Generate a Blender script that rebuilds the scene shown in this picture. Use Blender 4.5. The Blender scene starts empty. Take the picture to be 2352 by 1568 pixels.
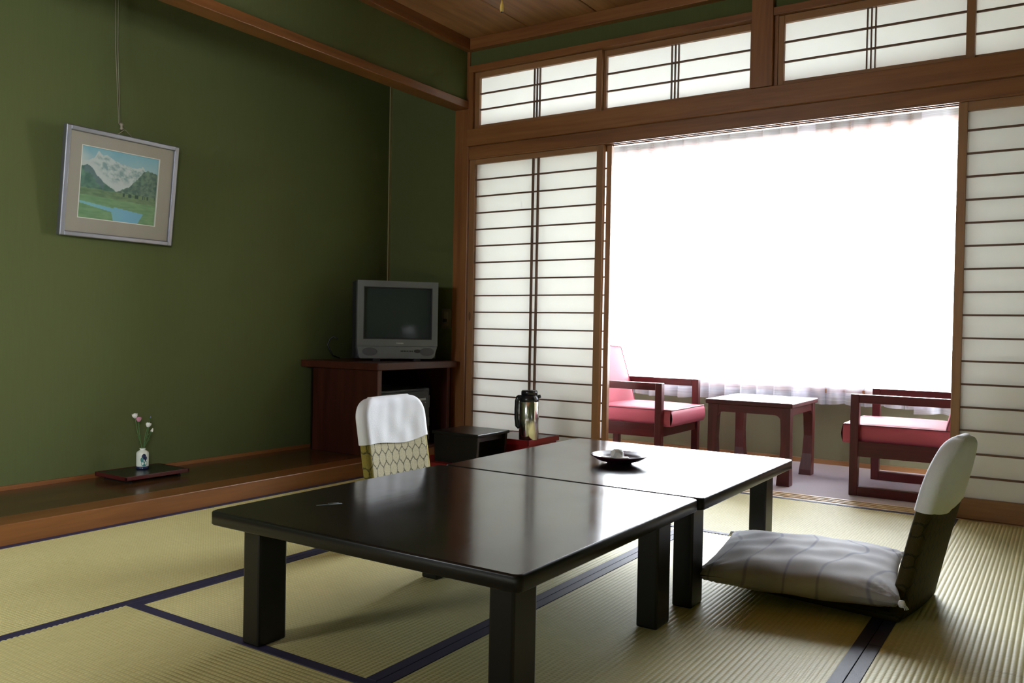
import bpy, bmesh, math, random
from mathutils import Vector, Matrix
random.seed(7)
S = bpy.context.scene
COL = S.collection
R = math.radians

# ------------------------------------------------------------------ camera
cam_d = bpy.data.cameras.new('camera')
cam = bpy.data.objects.new('camera', cam_d); COL.objects.link(cam)
cam_d.sensor_width = 36.0
cam_d.lens = 36.0 * 1928.86 / 2352.0
cam_d.clip_start = 0.05
YAW, PIT, ROL, CH = 0.58372733, -0.01538515, 0.01875811, 0.79
f = Vector((-math.sin(YAW)*math.cos(PIT), math.cos(YAW)*math.cos(PIT), math.sin(PIT)))
r = Vector((math.cos(YAW), math.sin(YAW), 0)); u = r.cross(f)
c_, s_ = math.cos(ROL), math.sin(ROL)
r2 = c_*r + s_*u; u2 = -s_*r + c_*u
m3 = Matrix((r2, u2, -f)).transposed()
cam.matrix_world = Matrix.Translation((0, 0, CH)) @ m3.to_4x4()
S.camera = cam

# ------------------------------------------------------------------ light and exposure
SKY = 36.0
w = bpy.data.worlds.new('sky'); S.world = w; w.use_nodes = True
nt = w.node_tree; bg = nt.nodes['Background']
bg.inputs[0].default_value = (0.88, 0.94, 1.0, 1); bg.inputs[1].default_value = SKY
def portal(name, loc, rot, sx, sy):
    l = bpy.data.lights.new(name, 'AREA'); l.shape = 'RECTANGLE'; l.size = sx; l.size_y = sy
    l.cycles.is_portal = True
    o = bpy.data.objects.new(name, l); COL.objects.link(o); o.location = loc; o.rotation_euler = rot
portal('daylight_veranda_window', (-1.91, 5.40, 1.24), (R(-90), 0, 0), 2.85, 1.6)
portal('fill_portal_right', (0.67, -0.70, 1.45), (0, R(90), 0), 0.9, 1.2)  # portal of an added, unseen opening that fills the left wall with sky light
portal('fill_portal_rear', (-2.80, -1.61, 1.55), (R(90), 0, 0), 0.6, 0.7)  # portal of an added rear opening, fill for the alcove side
S.view_settings.view_transform = 'Standard'; S.view_settings.look = 'None'
S.view_settings.gamma = 1.0; S.view_settings.use_curve_mapping = False
S.view_settings.exposure = 0.35
S.cycles.max_bounces = 12; S.cycles.diffuse_bounces = 7; S.cycles.glossy_bounces = 4
S.cycles.transmission_bounces = 8; S.cycles.transparent_max_bounces = 12
S.cycles.use_denoising = True; S.cycles.sample_clamp_indirect = 20.0
S.cycles.caustics_reflective = False

# ------------------------------------------------------------------ materials
def new_mat(name):
    m = bpy.data.materials.new(name); m.use_nodes = True
    return m, m.node_tree, m.node_tree.nodes['Principled BSDF']
def plain(name, col, rough=0.5, metal=0.0, coat=0.0, bump=0.0, bscale=200, spec=0.5):
    m, t, p = new_mat(name)
    p.inputs['Base Color'].default_value = (*col, 1); p.inputs['Roughness'].default_value = rough
    p.inputs['Metallic'].default_value = metal; p.inputs['Coat Weight'].default_value = coat
    p.inputs['Specular IOR Level'].default_value = spec
    if bump:
        tc = t.nodes.new('ShaderNodeTexCoord'); n = t.nodes.new('ShaderNodeTexNoise'); n.inputs['Scale'].default_value = bscale
        b = t.nodes.new('ShaderNodeBump'); b.inputs['Strength'].default_value = bump; b.inputs['Distance'].default_value = 0.002
        t.links.new(tc.outputs['Object'], n.inputs['Vector']); t.links.new(n.outputs['Fac'], b.inputs['Height'])
        t.links.new(b.outputs['Normal'], p.inputs['Normal'])
    return m
def wood(name, c1, c2, axis='x', rough=0.4, scale=1.0, coat=0.0, streak=14.0):
    m, t, p = new_mat(name)
    tc = t.nodes.new('ShaderNodeTexCoord'); mp = t.nodes.new('ShaderNodeMapping')
    sc = [streak*scale]*3; sc['xyz'.index(axis)] = 0.9*scale
    mp.inputs['Scale'].default_value = sc
    oi = t.nodes.new('ShaderNodeObjectInfo'); ad = t.nodes.new('ShaderNodeVectorMath'); ad.operation = 'ADD'
    t.links.new(tc.outputs['Object'], mp.inputs['Vector']); t.links.new(mp.outputs[0], ad.inputs[0])
    mu = t.nodes.new('ShaderNodeMath'); mu.operation = 'MULTIPLY'; mu.inputs[1].default_value = 37.0
    t.links.new(oi.outputs['Random'], mu.inputs[0]); t.links.new(mu.outputs[0], ad.inputs[1])
    n = t.nodes.new('ShaderNodeTexNoise'); n.inputs['Scale'].default_value = 1.0; n.inputs['Detail'].default_value = 6; n.inputs['Distortion'].default_value = 0.8
    n2 = t.nodes.new('ShaderNodeTexNoise'); n2.inputs['Scale'].default_value = 6.0; n2.inputs['Detail'].default_value = 3
    t.links.new(ad.outputs[0], n.inputs['Vector']); t.links.new(ad.outputs[0], n2.inputs['Vector'])
    mx = t.nodes.new('ShaderNodeMath'); mx.operation = 'MULTIPLY_ADD'; mx.inputs[1].default_value = 0.35
    t.links.new(n2.outputs['Fac'], mx.inputs[0]); t.links.new(n.outputs['Fac'], mx.inputs[2])
    rp = t.nodes.new('ShaderNodeValToRGB'); rp.color_ramp.elements[0].position = 0.48; rp.color_ramp.elements[1].position = 0.88
    rp.color_ramp.elements[0].color = (*c1, 1); rp.color_ramp.elements[1].color = (*c2, 1)
    t.links.new(mx.outputs[0], rp.inputs[0]); t.links.new(rp.outputs[0], p.inputs['Base Color'])
    b = t.nodes.new('ShaderNodeBump'); b.inputs['Strength'].default_value = 0.15; b.inputs['Distance'].default_value = 0.001
    t.links.new(n2.outputs['Fac'], b.inputs['Height']); t.links.new(b.outputs['Normal'], p.inputs['Normal'])
    p.inputs['Roughness'].default_value = rough; p.inputs['Coat Weight'].default_value = coat; p.inputs['Coat Roughness'].default_value = 0.12
    return m
def fabric_wall():
    m, t, p = new_mat('green_wall_cloth')
    tc = t.nodes.new('ShaderNodeTexCoord')
    mp = t.nodes.new('ShaderNodeMapping'); mp.inputs['Scale'].default_value = (160, 160, 9)
    n = t.nodes.new('ShaderNodeTexNoise'); n.inputs['Scale'].default_value = 1.0; n.inputs['Detail'].default_value = 3
    n2 = t.nodes.new('ShaderNodeTexNoise'); n2.inputs['Scale'].default_value = 260; n2.inputs['Detail'].default_value = 2
    t.links.new(tc.outputs['Object'], mp.inputs['Vector']); t.links.new(mp.outputs[0], n.inputs['Vector'])
    t.links.new(tc.outputs['Object'], n2.inputs['Vector'])
    rp = t.nodes.new('ShaderNodeValToRGB'); rp.color_ramp.elements[0].position = 0.3; rp.color_ramp.elements[1].position = 0.7
    rp.color_ramp.elements[0].color = (0.092, 0.107, 0.035, 1); rp.color_ramp.elements[1].color = (0.096, 0.113, 0.037, 1)
    t.links.new(n.outputs['Fac'], rp.inputs[0]); t.links.new(rp.outputs[0], p.inputs['Base Color'])
    b = t.nodes.new('ShaderNodeBump'); b.inputs['Strength'].default_value = 0.3; b.inputs['Distance'].default_value = 0.001
    t.links.new(n2.outputs['Fac'], b.inputs['Height']); t.links.new(b.outputs['Normal'], p.inputs['Normal'])
    p.inputs['Roughness'].default_value = 0.85; p.inputs['Specular IOR Level'].default_value = 0.25
    return m
def rush(name, axis):
    m, t, p = new_mat(name)
    tc = t.nodes.new('ShaderNodeTexCoord')
    mp = t.nodes.new('ShaderNodeMapping'); mp.inputs['Scale'].default_value = (14, 520, 1) if axis == 'x' else (520, 14, 1)
    n = t.nodes.new('ShaderNodeTexNoise'); n.inputs['Scale'].default_value = 1.0; n.inputs['Detail'].default_value = 4
    n2 = t.nodes.new('ShaderNodeTexNoise'); n2.inputs['Scale'].default_value = 2.3; n2.inputs['Detail'].default_value = 5
    t.links.new(tc.outputs['Object'], mp.inputs['Vector']); t.links.new(mp.outputs[0], n.inputs['Vector'])
    t.links.new(tc.outputs['Object'], n2.inputs['Vector'])
    ma = t.nodes.new('ShaderNodeMath'); ma.operation = 'MULTIPLY_ADD'; ma.inputs[1].default_value = 0.55
    t.links.new(n2.outputs['Fac'], ma.inputs[0]); t.links.new(n.outputs['Fac'], ma.inputs[2])
    rp = t.nodes.new('ShaderNodeValToRGB'); rp.color_ramp.elements[0].position = 0.5; rp.color_ramp.elements[1].position = 1.05
    rp.color_ramp.elements[0].color = (0.52, 0.455, 0.185, 1); rp.color_ramp.elements[1].color = (0.71, 0.64, 0.305, 1)
    t.links.new(ma.outputs[0], rp.inputs[0])
    # short stitches across each rib
    sx = t.nodes.new('ShaderNodeSeparateXYZ'); t.links.new(tc.outputs['Object'], sx.inputs[0])
    sc = t.nodes.new('ShaderNodeMath'); sc.operation = 'MULTIPLY'; sc.inputs[1].default_value = 2*math.pi/0.0105
    t.links.new(sx.outputs[1 if axis == 'x' else 0], sc.inputs[0])
    sn = t.nodes.new('ShaderNodeMath'); sn.operation = 'SINE'; t.links.new(sc.outputs[0], sn.inputs[0])
    mr = t.nodes.new('ShaderNodeMapRange'); mr.inputs[1].default_value = -1.0; mr.inputs[2].default_value = -0.3; mr.inputs[3].default_value = 0.80; mr.inputs[4].default_value = 1.0
    t.links.new(sn.outputs[0], mr.inputs[0])
    vm = t.nodes.new('ShaderNodeVectorMath'); vm.operation = 'SCALE'; t.links.new(rp.outputs[0], vm.inputs[0]); t.links.new(mr.outputs[0], vm.inputs['Scale'])
    t.links.new(vm.outputs[0], p.inputs['Base Color'])
    b = t.nodes.new('ShaderNodeBump'); b.inputs['Strength'].default_value = 0.35; b.inputs['Distance'].default_value = 0.0006
    t.links.new(n.outputs['Fac'], b.inputs['Height']); t.links.new(b.outputs['Normal'], p.inputs['Normal'])
    p.inputs['Roughness'].default_value = 0.58; p.inputs['Specular IOR Level'].default_value = 0.45
    return m
def thin_cloth(name, col, trans, transp, weave=0):
    """diffuse + translucent sheet, partly see-through between the threads"""
    m, t, p = new_mat(name); t.nodes.remove(p)
    out = t.nodes['Material Output']
    d = t.nodes.new('ShaderNodeBsdfDiffuse'); d.inputs[0].default_value = (*col, 1)
    tr = t.nodes.new('ShaderNodeBsdfTranslucent'); tr.inputs[0].default_value = (*col, 1)
    a = t.nodes.new('ShaderNodeMixShader'); a.inputs[0].default_value = trans
    t.links.new(d.outputs[0], a.inputs[1]); t.links.new(tr.outputs[0], a.inputs[2])
    last = a
    if transp:
        tp = t.nodes.new('ShaderNodeBsdfTransparent'); b = t.nodes.new('ShaderNodeMixShader'); b.inputs[0].default_value = transp
        t.links.new(a.outputs[0], b.inputs[1]); t.links.new(tp.outputs[0], b.inputs[2]); last = b
        if weave:
            tc = t.nodes.new('ShaderNodeTexCoord'); mp = t.nodes.new('ShaderNodeMapping'); mp.inputs['Scale'].default_value = (3, 3, weave)
            n = t.nodes.new('ShaderNodeTexNoise'); n.inputs['Scale'].default_value = 1.0; n.inputs['Detail'].default_value = 1
            mr = t.nodes.new('ShaderNodeMapRange'); mr.inputs[1].default_value = 0.35; mr.inputs[2].default_value = 0.65
            mr.inputs[3].default_value = transp-0.05; mr.inputs[4].default_value = transp+0.05
            t.links.new(tc.outputs['Object'], mp.inputs[0]); t.links.new(mp.outputs[0], n.inputs['Vector'])
            t.links.new(n.outputs['Fac'], mr.inputs[0]); t.links.new(mr.outputs[0], b.inputs[0])
    t.links.new(last.outputs[0], out.inputs[0])
    return m
def thin_glass(name, ior=1.45):
    m, t, p = new_mat(name); t.nodes.remove(p); out = t.nodes['Material Output']
    tp = t.nodes.new('ShaderNodeBsdfTransparent'); g = t.nodes.new('ShaderNodeBsdfGlossy'); g.inputs['Roughness'].default_value = 0.02
    fr = t.nodes.new('ShaderNodeFresnel'); fr.inputs[0].default_value = ior
    mx = t.nodes.new('ShaderNodeMixShader'); t.links.new(fr.outputs[0], mx.inputs[0])
    t.links.new(tp.outputs[0], mx.inputs[1]); t.links.new(g.outputs[0], mx.inputs[2]); t.links.new(mx.outputs[0], out.inputs[0])
    return m
def lacquer_top():
    m, t, p = new_mat('dark_lacquer_top')
    tc = t.nodes.new('ShaderNodeTexCoord')
    n = t.nodes.new('ShaderNodeTexNoise'); n.inputs['Scale'].default_value = 5; n.inputs['Detail'].default_value = 6
    mp = t.nodes.new('ShaderNodeMapping'); mp.inputs['Scale'].default_value = (60, 2.5, 10)
    n2 = t.nodes.new('ShaderNodeTexNoise'); n2.inputs['Scale'].default_value = 1; n2.inputs['Detail'].default_value = 4
    t.links.new(tc.outputs['Object'], n.inputs['Vector']); t.links.new(tc.outputs['Object'], mp.inputs[0]); t.links.new(mp.outputs[0], n2.inputs['Vector'])
    mr = t.nodes.new('ShaderNodeMapRange'); mr.inputs[1].default_value = 0.35; mr.inputs[2].default_value = 0.7; mr.inputs[3].default_value = 0.11; mr.inputs[4].default_value = 0.17
    t.links.new(n.outputs['Fac'], mr.inputs[0]); t.links.new(mr.outputs[0], p.inputs['Roughness'])
    b = t.nodes.new('ShaderNodeBump'); b.inputs['Strength'].default_value = 0.06; b.inputs['Distance'].default_value = 0.001
    t.links.new(n2.outputs['Fac'], b.inputs['Height']); t.links.new(b.outputs['Normal'], p.inputs['Normal'])
    p.inputs['Base Color'].default_value = (0.017, 0.012, 0.010, 1)
    return m
def brocade(name, base, line, u=0.040, v=0.088, axis=(1, 2)):
    """staggered oval cells outlined with dark thread (rows offset by half a cell)"""
    m, t, p = new_mat(name)
    N = t.nodes.new; K = t.links.new
    tc = N('ShaderNodeTexCoord'); sx = N('ShaderNodeSeparateXYZ'); K(tc.outputs['Object'], sx.inputs[0])
    def M(op, a, b=None, cl=False):
        n = N('ShaderNodeMath'); n.operation = op; n.use_clamp = cl
        for i, q in enumerate((a, b)):
            if q is None: continue
            if isinstance(q, (int, float)): n.inputs[i].default_value = q
            else: K(q, n.inputs[i])
        return n.outputs[0]
    U = M('DIVIDE', sx.outputs[axis[0]], u); V = M('DIVIDE', sx.outputs[axis[1]], v)
    wob = N('ShaderNodeTexNoise'); wob.inputs['Scale'].default_value = 90; K(tc.outputs['Object'], wob.inputs['Vector'])
    U = M('ADD', U, M('MULTIPLY', M('SUBTRACT', wob.outputs['Fac'], 0.5), 0.16))
    V = M('ADD', V, M('MULTIPLY', M('SUBTRACT', wob.outputs['Fac'], 0.5), 0.10))
    def lat(off):
        a = M('SUBTRACT', M('FRACT', M('ADD', U, 50.0+off)), 0.5); b = M('SUBTRACT', M('FRACT', M('ADD', V, 50.0+off)), 0.5)
        b = M('MULTIPLY', b, 1.5)
        return M('SQRT', M('ADD', M('MULTIPLY', a, a), M('MULTIPLY', b, b)))
    dA, dB = lat(0.0), lat(0.5)
    mn = M('MINIMUM', dA, dB); df = M('ABSOLUTE', M('SUBTRACT', dA, dB))
    edge = M('MAXIMUM', M('LESS_THAN', df, 0.09), M('GREATER_THAN', mn, 0.465))
    fleck = N('ShaderNodeTexNoise'); fleck.inputs['Scale'].default_value = 420; K(tc.outputs['Object'], fleck.inputs['Vector'])
    dots = M('MULTIPLY', M('GREATER_THAN', fleck.outputs['Fac'], 0.50), 0.45)
    fac = M('MAXIMUM', M('MULTIPLY', edge, M('ADD', 0.55, dots)), M('MULTIPLY', dots, 0.55))
    mx = N('ShaderNodeMix'); mx.data_type = 'RGBA'; K(fac, mx.inputs['Factor'])
    mx.inputs['A'].default_value = (*base, 1); mx.inputs['B'].default_value = (*line, 1)
    K(mx.outputs['Result'], p.inputs['Base Color'])
    p.inputs['Roughness'].default_value = 0.75; p.inputs['Specular IOR Level'].default_value = 0.15
    b = N('ShaderNodeBump'); b.inputs['Strength'].default_value = 0.4; b.inputs['Distance'].default_value = 0.0008
    K(fleck.outputs['Fac'], b.inputs['Height']); K(b.outputs['Normal'], p.inputs['Normal'])
    return m
def cushion_cloth():
    m, t, p = new_mat('grey_cushion_cloth'); N = t.nodes.new; K = t.links.new
    tc = N('ShaderNodeTexCoord')
    wv = N('ShaderNodeTexWave'); wv.inputs['Scale'].default_value = 2.6; wv.inputs['Distortion'].default_value = 9; wv.inputs['Detail'].default_value = 1.5; wv.inputs['Detail Scale'].default_value = 0.8
    K(tc.outputs['Object'], wv.inputs['Vector'])
    rp = N('ShaderNodeValToRGB'); e = rp.color_ramp.elements
    e[0].position = 0.0; e[0].color = (0.27, 0.27, 0.31, 1); e[1].position = 0.025; e[1].color = (0.43, 0.42, 0.425, 1)
    K(wv.outputs['Fac'], rp.inputs[0])
    n = N('ShaderNodeTexNoise'); n.inputs['Scale'].default_value = 7; n.inputs['Detail'].default_value = 4; K(tc.outputs['Object'], n.inputs['Vector'])
    r3 = N('ShaderNodeValToRGB'); r3.color_ramp.elements[0].position = 0.35; r3.color_ramp.elements[0].color = (0.78, 0.78, 0.82, 1); r3.color_ramp.elements[1].position = 0.6; r3.color_ramp.elements[1].color = (1, 1, 1, 1)
    K(n.outputs['Fac'], r3.inputs[0])
    mx = N('ShaderNodeMix'); mx.data_type = 'RGBA'; mx.blend_type = 'MULTIPLY'; mx.inputs['Factor'].default_value = 1
    K(rp.outputs[0], mx.inputs['A']); K(r3.outputs[0], mx.inputs['B']); K(mx.outputs['Result'], p.inputs['Base Color'])
    p.inputs['Roughness'].default_value = 0.8; p.inputs['Specular IOR Level'].default_value = 0.2
    n2 = N('ShaderNodeTexNoise'); n2.inputs['Scale'].default_value = 500; K(tc.outputs['Object'], n2.inputs['Vector'])
    b = N('ShaderNodeBump'); b.inputs['Strength'].default_value = 0.3; b.inputs['Distance'].default_value = 0.0006
    K(n2.outputs['Fac'], b.inputs['Height']); K(b.outputs['Normal'], p.inputs['Normal'])
    return m
def vcol_mat(name, rough=0.6):
    m, t, p = new_mat(name)
    a = t.nodes.new('ShaderNodeVertexColor'); a.layer_name = 'paint'
    t.links.new(a.outputs['Color'], p.inputs['Base Color']); p.inputs['Roughness'].default_value = rough
    return m

TRIM_A, TRIM_B = (0.19, 0.068, 0.019), (0.31, 0.128, 0.038)
Mw = {a: wood('cedar_trim_'+a, TRIM_A, TRIM_B, a, 0.38) for a in 'xyz'}
Mbeam = wood('beam_cedar', (0.155, 0.056, 0.014), (0.255, 0.098, 0.027), 'y', 0.35)
Mceil = wood('ceiling_cedar', (0.22, 0.095, 0.035), (0.40, 0.20, 0.08), 'y', 0.5, streak=9)
Mmunt = plain('muntin_wood', (0.13, 0.055, 0.022), 0.5)
Mshoji = wood('shoji_frame_wood', (0.25, 0.115, 0.042), (0.36, 0.18, 0.07), 'z', 0.45)
Mshojix = wood('shoji_rail_wood', (0.25, 0.115, 0.042), (0.36, 0.18, 0.07), 'x', 0.45)
Mpaper = thin_cloth('shoji_paper', (0.86, 0.86, 0.82), 0.36, 0)
Msheer = thin_cloth('sheer_voile', (0.86, 0.86, 0.96), 0.36, 0.66, weave=220)
Mglass = thin_glass('window_glass')
Mgreen = fabric_wall()
Mpicglass = thin_glass('picture_glass', 1.18)
Mrx, Mry = rush('rush_weave_long_x', 'y'), rush('rush_weave_long_y', 'x')
Mheri = plain('navy_cloth_border', (0.026, 0.021, 0.058), 0.62, bump=0.3, bscale=600)
Mtoko = wood('toko_board', (0.060, 0.026, 0.010), (0.105, 0.048, 0.017), 'y', 0.25, coat=0.15)
Mcarpet = plain('veranda_carpet', (0.42, 0.36, 0.39), 0.95, bump=0.8, bscale=350)
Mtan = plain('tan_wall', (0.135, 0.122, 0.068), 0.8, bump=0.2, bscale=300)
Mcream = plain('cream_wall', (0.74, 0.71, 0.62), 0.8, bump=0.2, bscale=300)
Malu = plain('window_frame_metal', (0.60, 0.58, 0.56), 0.4, metal=0.6)
Mlac = plain('dark_lacquer', (0.009, 0.008, 0.007), 0.28, spec=0.32)
Mlact = lacquer_top()
Mredwood = wood('mahogany', (0.058, 0.006, 0.007), (0.105, 0.013, 0.014), 'z', 0.35)
Mredwoodx = wood('mahogany_x', (0.058, 0.006, 0.007), (0.105, 0.013, 0.014), 'x', 0.3)
Mcabx = wood('cabinet_wood_x', (0.040, 0.010, 0.006), (0.075, 0.020, 0.010), 'y', 0.32)
Mcabz = wood('cabinet_wood_z', (0.034, 0.007, 0.004), (0.062, 0.014, 0.008), 'z', 0.35)
for m_ in (Mcabx, Mcabz, Mtoko, Mredwood, Mredwoodx): m_.node_tree.nodes['Principled BSDF'].inputs['Specular IOR Level'].default_value = 0.3
Mpink = plain('pink_vinyl', (0.50, 0.105, 0.145), 0.6, bump=0.2, bscale=120, spec=0.15)
Mpipe = plain('pink_piping', (0.22, 0.03, 0.05), 0.45)
Mwhite = plain('white_cotton', (0.84, 0.85, 0.89), 0.8, bump=0.35, bscale=350)
Mbro = brocade('brocade_face', (0.56, 0.51, 0.34), (0.045, 0.045, 0.03))
Mbroe = brocade('brocade_edge', (0.30, 0.24, 0.05), (0.05, 0.05, 0.02))
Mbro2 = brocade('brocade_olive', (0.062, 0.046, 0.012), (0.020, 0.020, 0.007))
Mcush = cushion_cloth()
Msilver = plain('silver_frame', (0.30, 0.30, 0.33), 0.35, metal=0.85)
Mmat = plain('linen_mount', (0.37, 0.335, 0.265), 0.85, bump=0.3, bscale=500)
Mbevel = plain('mount_bevel', (0.75, 0.74, 0.66), 0.7)
Mpaint = vcol_mat('landscape_print', 0.55)
Mtvs = plain('tv_silver', (0.19, 0.195, 0.205), 0.36, metal=0.45)
Mtvd = plain('tv_dark', (0.018, 0.018, 0.022), 0.5)
Mtvg = plain('tv_grille', (0.085, 0.085, 0.09), 0.6, bump=0.8, bscale=900)
Mscreen = plain('tv_screen', (0.030, 0.040, 0.040), 0.12)
Mlogo = plain('wordmark', (0.7, 0.7, 0.7), 0.4)
Msteel = plain('brushed_steel', (0.62, 0.60, 0.58), 0.16, metal=1.0)
Mblackp = plain('black_plastic', (0.012, 0.013, 0.017), 0.22)
Mred = plain('red_lacquer', (0.20, 0.008, 0.008), 0.3)
Mredtop = plain('red_lacquer_top', (0.10, 0.012, 0.014), 0.22)
Mvase = plain('white_glaze', (0.70, 0.72, 0.62), 0.2)
Mnavy = plain('navy_glaze', (0.010, 0.016, 0.055), 0.25)
Mteal = plain('teal_glaze', (0.05, 0.20, 0.19), 0.3)
Mstem = plain('stem_green', (0.06, 0.14, 0.035), 0.6)
Mpetw = plain('white_petal', (0.80, 0.77, 0.70), 0.6)
Mpetp = plain('pink_petal', (0.62, 0.26, 0.34), 0.6)
Mpetv = plain('violet_petal', (0.16, 0.15, 0.34), 0.6)
Mcord = plain('hanging_wire', (0.25, 0.21, 0.15), 0.5, metal=0.3)
Mbrass = plain('yellow_knob', (0.80, 0.56, 0.14), 0.35)
Mplate = plain('switch_plate', (0.16, 0.14, 0.085), 0.5)
Mfrid = plain('fridge_grey', (0.026, 0.027, 0.028), 0.45)
Mfrid2 = plain('fridge_panel', (0.045, 0.045, 0.038), 0.5)
Mdish = plain('maroon_lacquer', (0.045, 0.008, 0.020), 0.30, spec=0.12)
Mwrap = plain('white_wrapper', (0.82, 0.82, 0.82), 0.6)

# ------------------------------------------------------------------ helpers
class MB:
    """collects shapes, then links them as ONE mesh object"""
    def __init__(s): s.bm = bmesh.new()
    def _tag(s, before, mi):
        if mi:
            for fc in s.bm.faces:
                if fc.index == -1 or fc not in before: fc.material_index = mi
    def box(s, x0, x1, y0, y1, z0, z1, bev=0.0, seg=2, mi=0, M=None):
        t = bmesh.new()
        bmesh.ops.create_cube(t, size=1.0)
        for v in t.verts:
            v.co = Vector(((x0+x1)/2+v.co.x*(x1-x0), (y0+y1)/2+v.co.y*(y1-y0), (z0+z1)/2+v.co.z*(z1-z0)))
        if bev: bmesh.ops.bevel(t, geom=t.edges[:], offset=bev, segments=seg, affect='EDGES', profile=0.5)
        s.join(t, M, mi); return s
    def join(s, t, M=None, mi=0):
        if M is not None: t.transform(M)
        mp = {v: s.bm.verts.new(v.co) for v in t.verts}
        for fc in t.faces:
            try:
                nf = s.bm.faces.new([mp[v] for v in fc.verts]); nf.material_index = mi or fc.material_index; nf.smooth = fc.smooth
            except ValueError: pass
        t.free()
    def prism(s, pts, a0, a1, plane='xz', mi=0, M=None, bev=0):
        """extrude a 2D outline; plane 'xz' extrudes along y, 'xy' along z, 'yz' along x"""
        t = bmesh.new()
        def P(p, a): return {'xz': (p[0], a, p[1]), 'xy': (p[0], p[1], a), 'yz': (a, p[0], p[1])}[plane]
        A = [t.verts.new(P(p, a0)) for p in pts]; B = [t.verts.new(P(p, a1)) for p in pts]
        t.faces.new(A); t.faces.new(B[::-1]); n = len(pts)
        for i in range(n): t.faces.new((A[i], B[i], B[(i+1) % n], A[(i+1) % n]))
        bmesh.ops.recalc_face_normals(t, faces=t.faces[:])
        if bev: bmesh.ops.bevel(t, geom=t.edges[:], offset=bev, segments=2, affect='EDGES')
        s.join(t, M, mi); return s
    def lathe(s, prof, cx=0, cy=0, cz=0, n=32, mi=0, M=None, smooth=True):
        t = bmesh.new(); rings = []
        for (rr, z) in prof:
            if rr < 1e-5: rings.append([t.verts.new((cx, cy, cz+z))])
            else: rings.append([t.verts.new((cx+rr*math.cos(2*math.pi*i/n), cy+rr*math.sin(2*math.pi*i/n), cz+z)) for i in range(n)])
        for a, b in zip(rings, rings[1:]):
            for i in range(n):
                j = (i+1) % n
                if len(a) == 1 and len(b) == 1: continue
                if len(a) == 1: q = (a[0], b[i], b[j])
                elif len(b) == 1: q = (a[i], a[j], b[0])
                else: q = (a[i], a[j], b[j], b[i])
                fc = t.faces.new(q); fc.smooth = smooth
        bmesh.ops.recalc_face_normals(t, faces=t.faces[:])
        s.join(t, M, mi); return s
    def tube(s, pts, rad, n=8, mi=0, taper=None, flat=1.0):
        t = bmesh.new(); rings = []; P = [Vector(p) for p in pts]; prev = None
        for i, p in enumerate(P):
            d = (P[min(i+1, len(P)-1)]-P[max(i-1, 0)]).normalized()
            a = (prev - d*prev.dot(d)).normalized() if prev is not None and (prev - d*prev.dot(d)).length > 1e-6 else d.orthogonal().normalized()
            prev = a; b = d.cross(a); rr = rad*(taper[i] if taper else 1)
            rings.append([t.verts.new(p + a*rr*math.cos(2*math.pi*k/n) + b*rr*flat*math.sin(2*math.pi*k/n)) for k in range(n)])
        for A, B in zip(rings, rings[1:]):
            for k in range(n):
                fc = t.faces.new((A[k], A[(k+1) % n], B[(k+1) % n], B[k])); fc.smooth = True
        t.faces.new(rings[0][::-1]); t.faces.new(rings[-1])
        s.join(t, None, mi); return s
    def grid(s, fn, nu, nv, mi=0, smooth=True, closed=False):
        V = [[s.bm.verts.new(fn(i/nu, j/nv)) for j in range(nv+1)] for i in range(nu+1)]
        for i in range(nu):
            for j in range(nv):
                fc = s.bm.faces.new((V[i][j], V[i+1][j], V[i+1][j+1], V[i][j+1])); fc.smooth = smooth; fc.material_index = mi
        return V
    def build(s, name, mats, parent=None, label=None, weld=0, world=False):
        if weld: bmesh.ops.remove_doubles(s.bm, verts=s.bm.verts[:], dist=weld)
        if parent is not None and world:
            rt = parent
            while rt.parent: rt = rt.parent
            s.bm.transform(Matrix.Translation(-Vector(rt.location)))
        me = bpy.data.meshes.new(name); s.bm.to_mesh(me); s.bm.free()
        for m in (mats if isinstance(mats, (list, tuple)) else [mats]): me.materials.append(m)
        o = bpy.data.objects.new(name, me); COL.objects.link(o)
        if parent is not None: o.parent = parent
        if label: o['label'] = label
        return o
def box_obj(name, m, parent, *a, **k):
    lb = k.pop('label', None); wd = k.pop('world', False)
    return MB().box(*a, **k).build(name, m, parent, lb, world=wd)
def tag(o, label=None, cat=None, group=None, kind=None):
    if label: o['label'] = label
    if cat: o['category'] = cat
    if group: o['group'] = group
    if kind: o['kind'] = kind
    return o
def thing(name, label, cat, loc=(0, 0, 0), rz=0, group=None):
    o = bpy.data.objects.new(name, None); COL.objects.link(o); o.empty_display_size = 0.1
    o.location = loc; o.rotation_euler = (0, 0, rz)
    return tag(o, label, cat, group)
def struct_empty(name, label, loc=(0, 0, 0)):
    o = thing(name, label, None, loc); o['kind'] = 'structure'; return o
def struct(name, m, label, *a, **k):
    return tag(box_obj(name, m, None, *a, **k), label, kind='structure')

# ------------------------------------------------------------------ room shell
XW, YS = -3.709, 4.119            # tokonoma wall, plane of the sliding screens
XR = 0.56
ZC = 2.53
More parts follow.
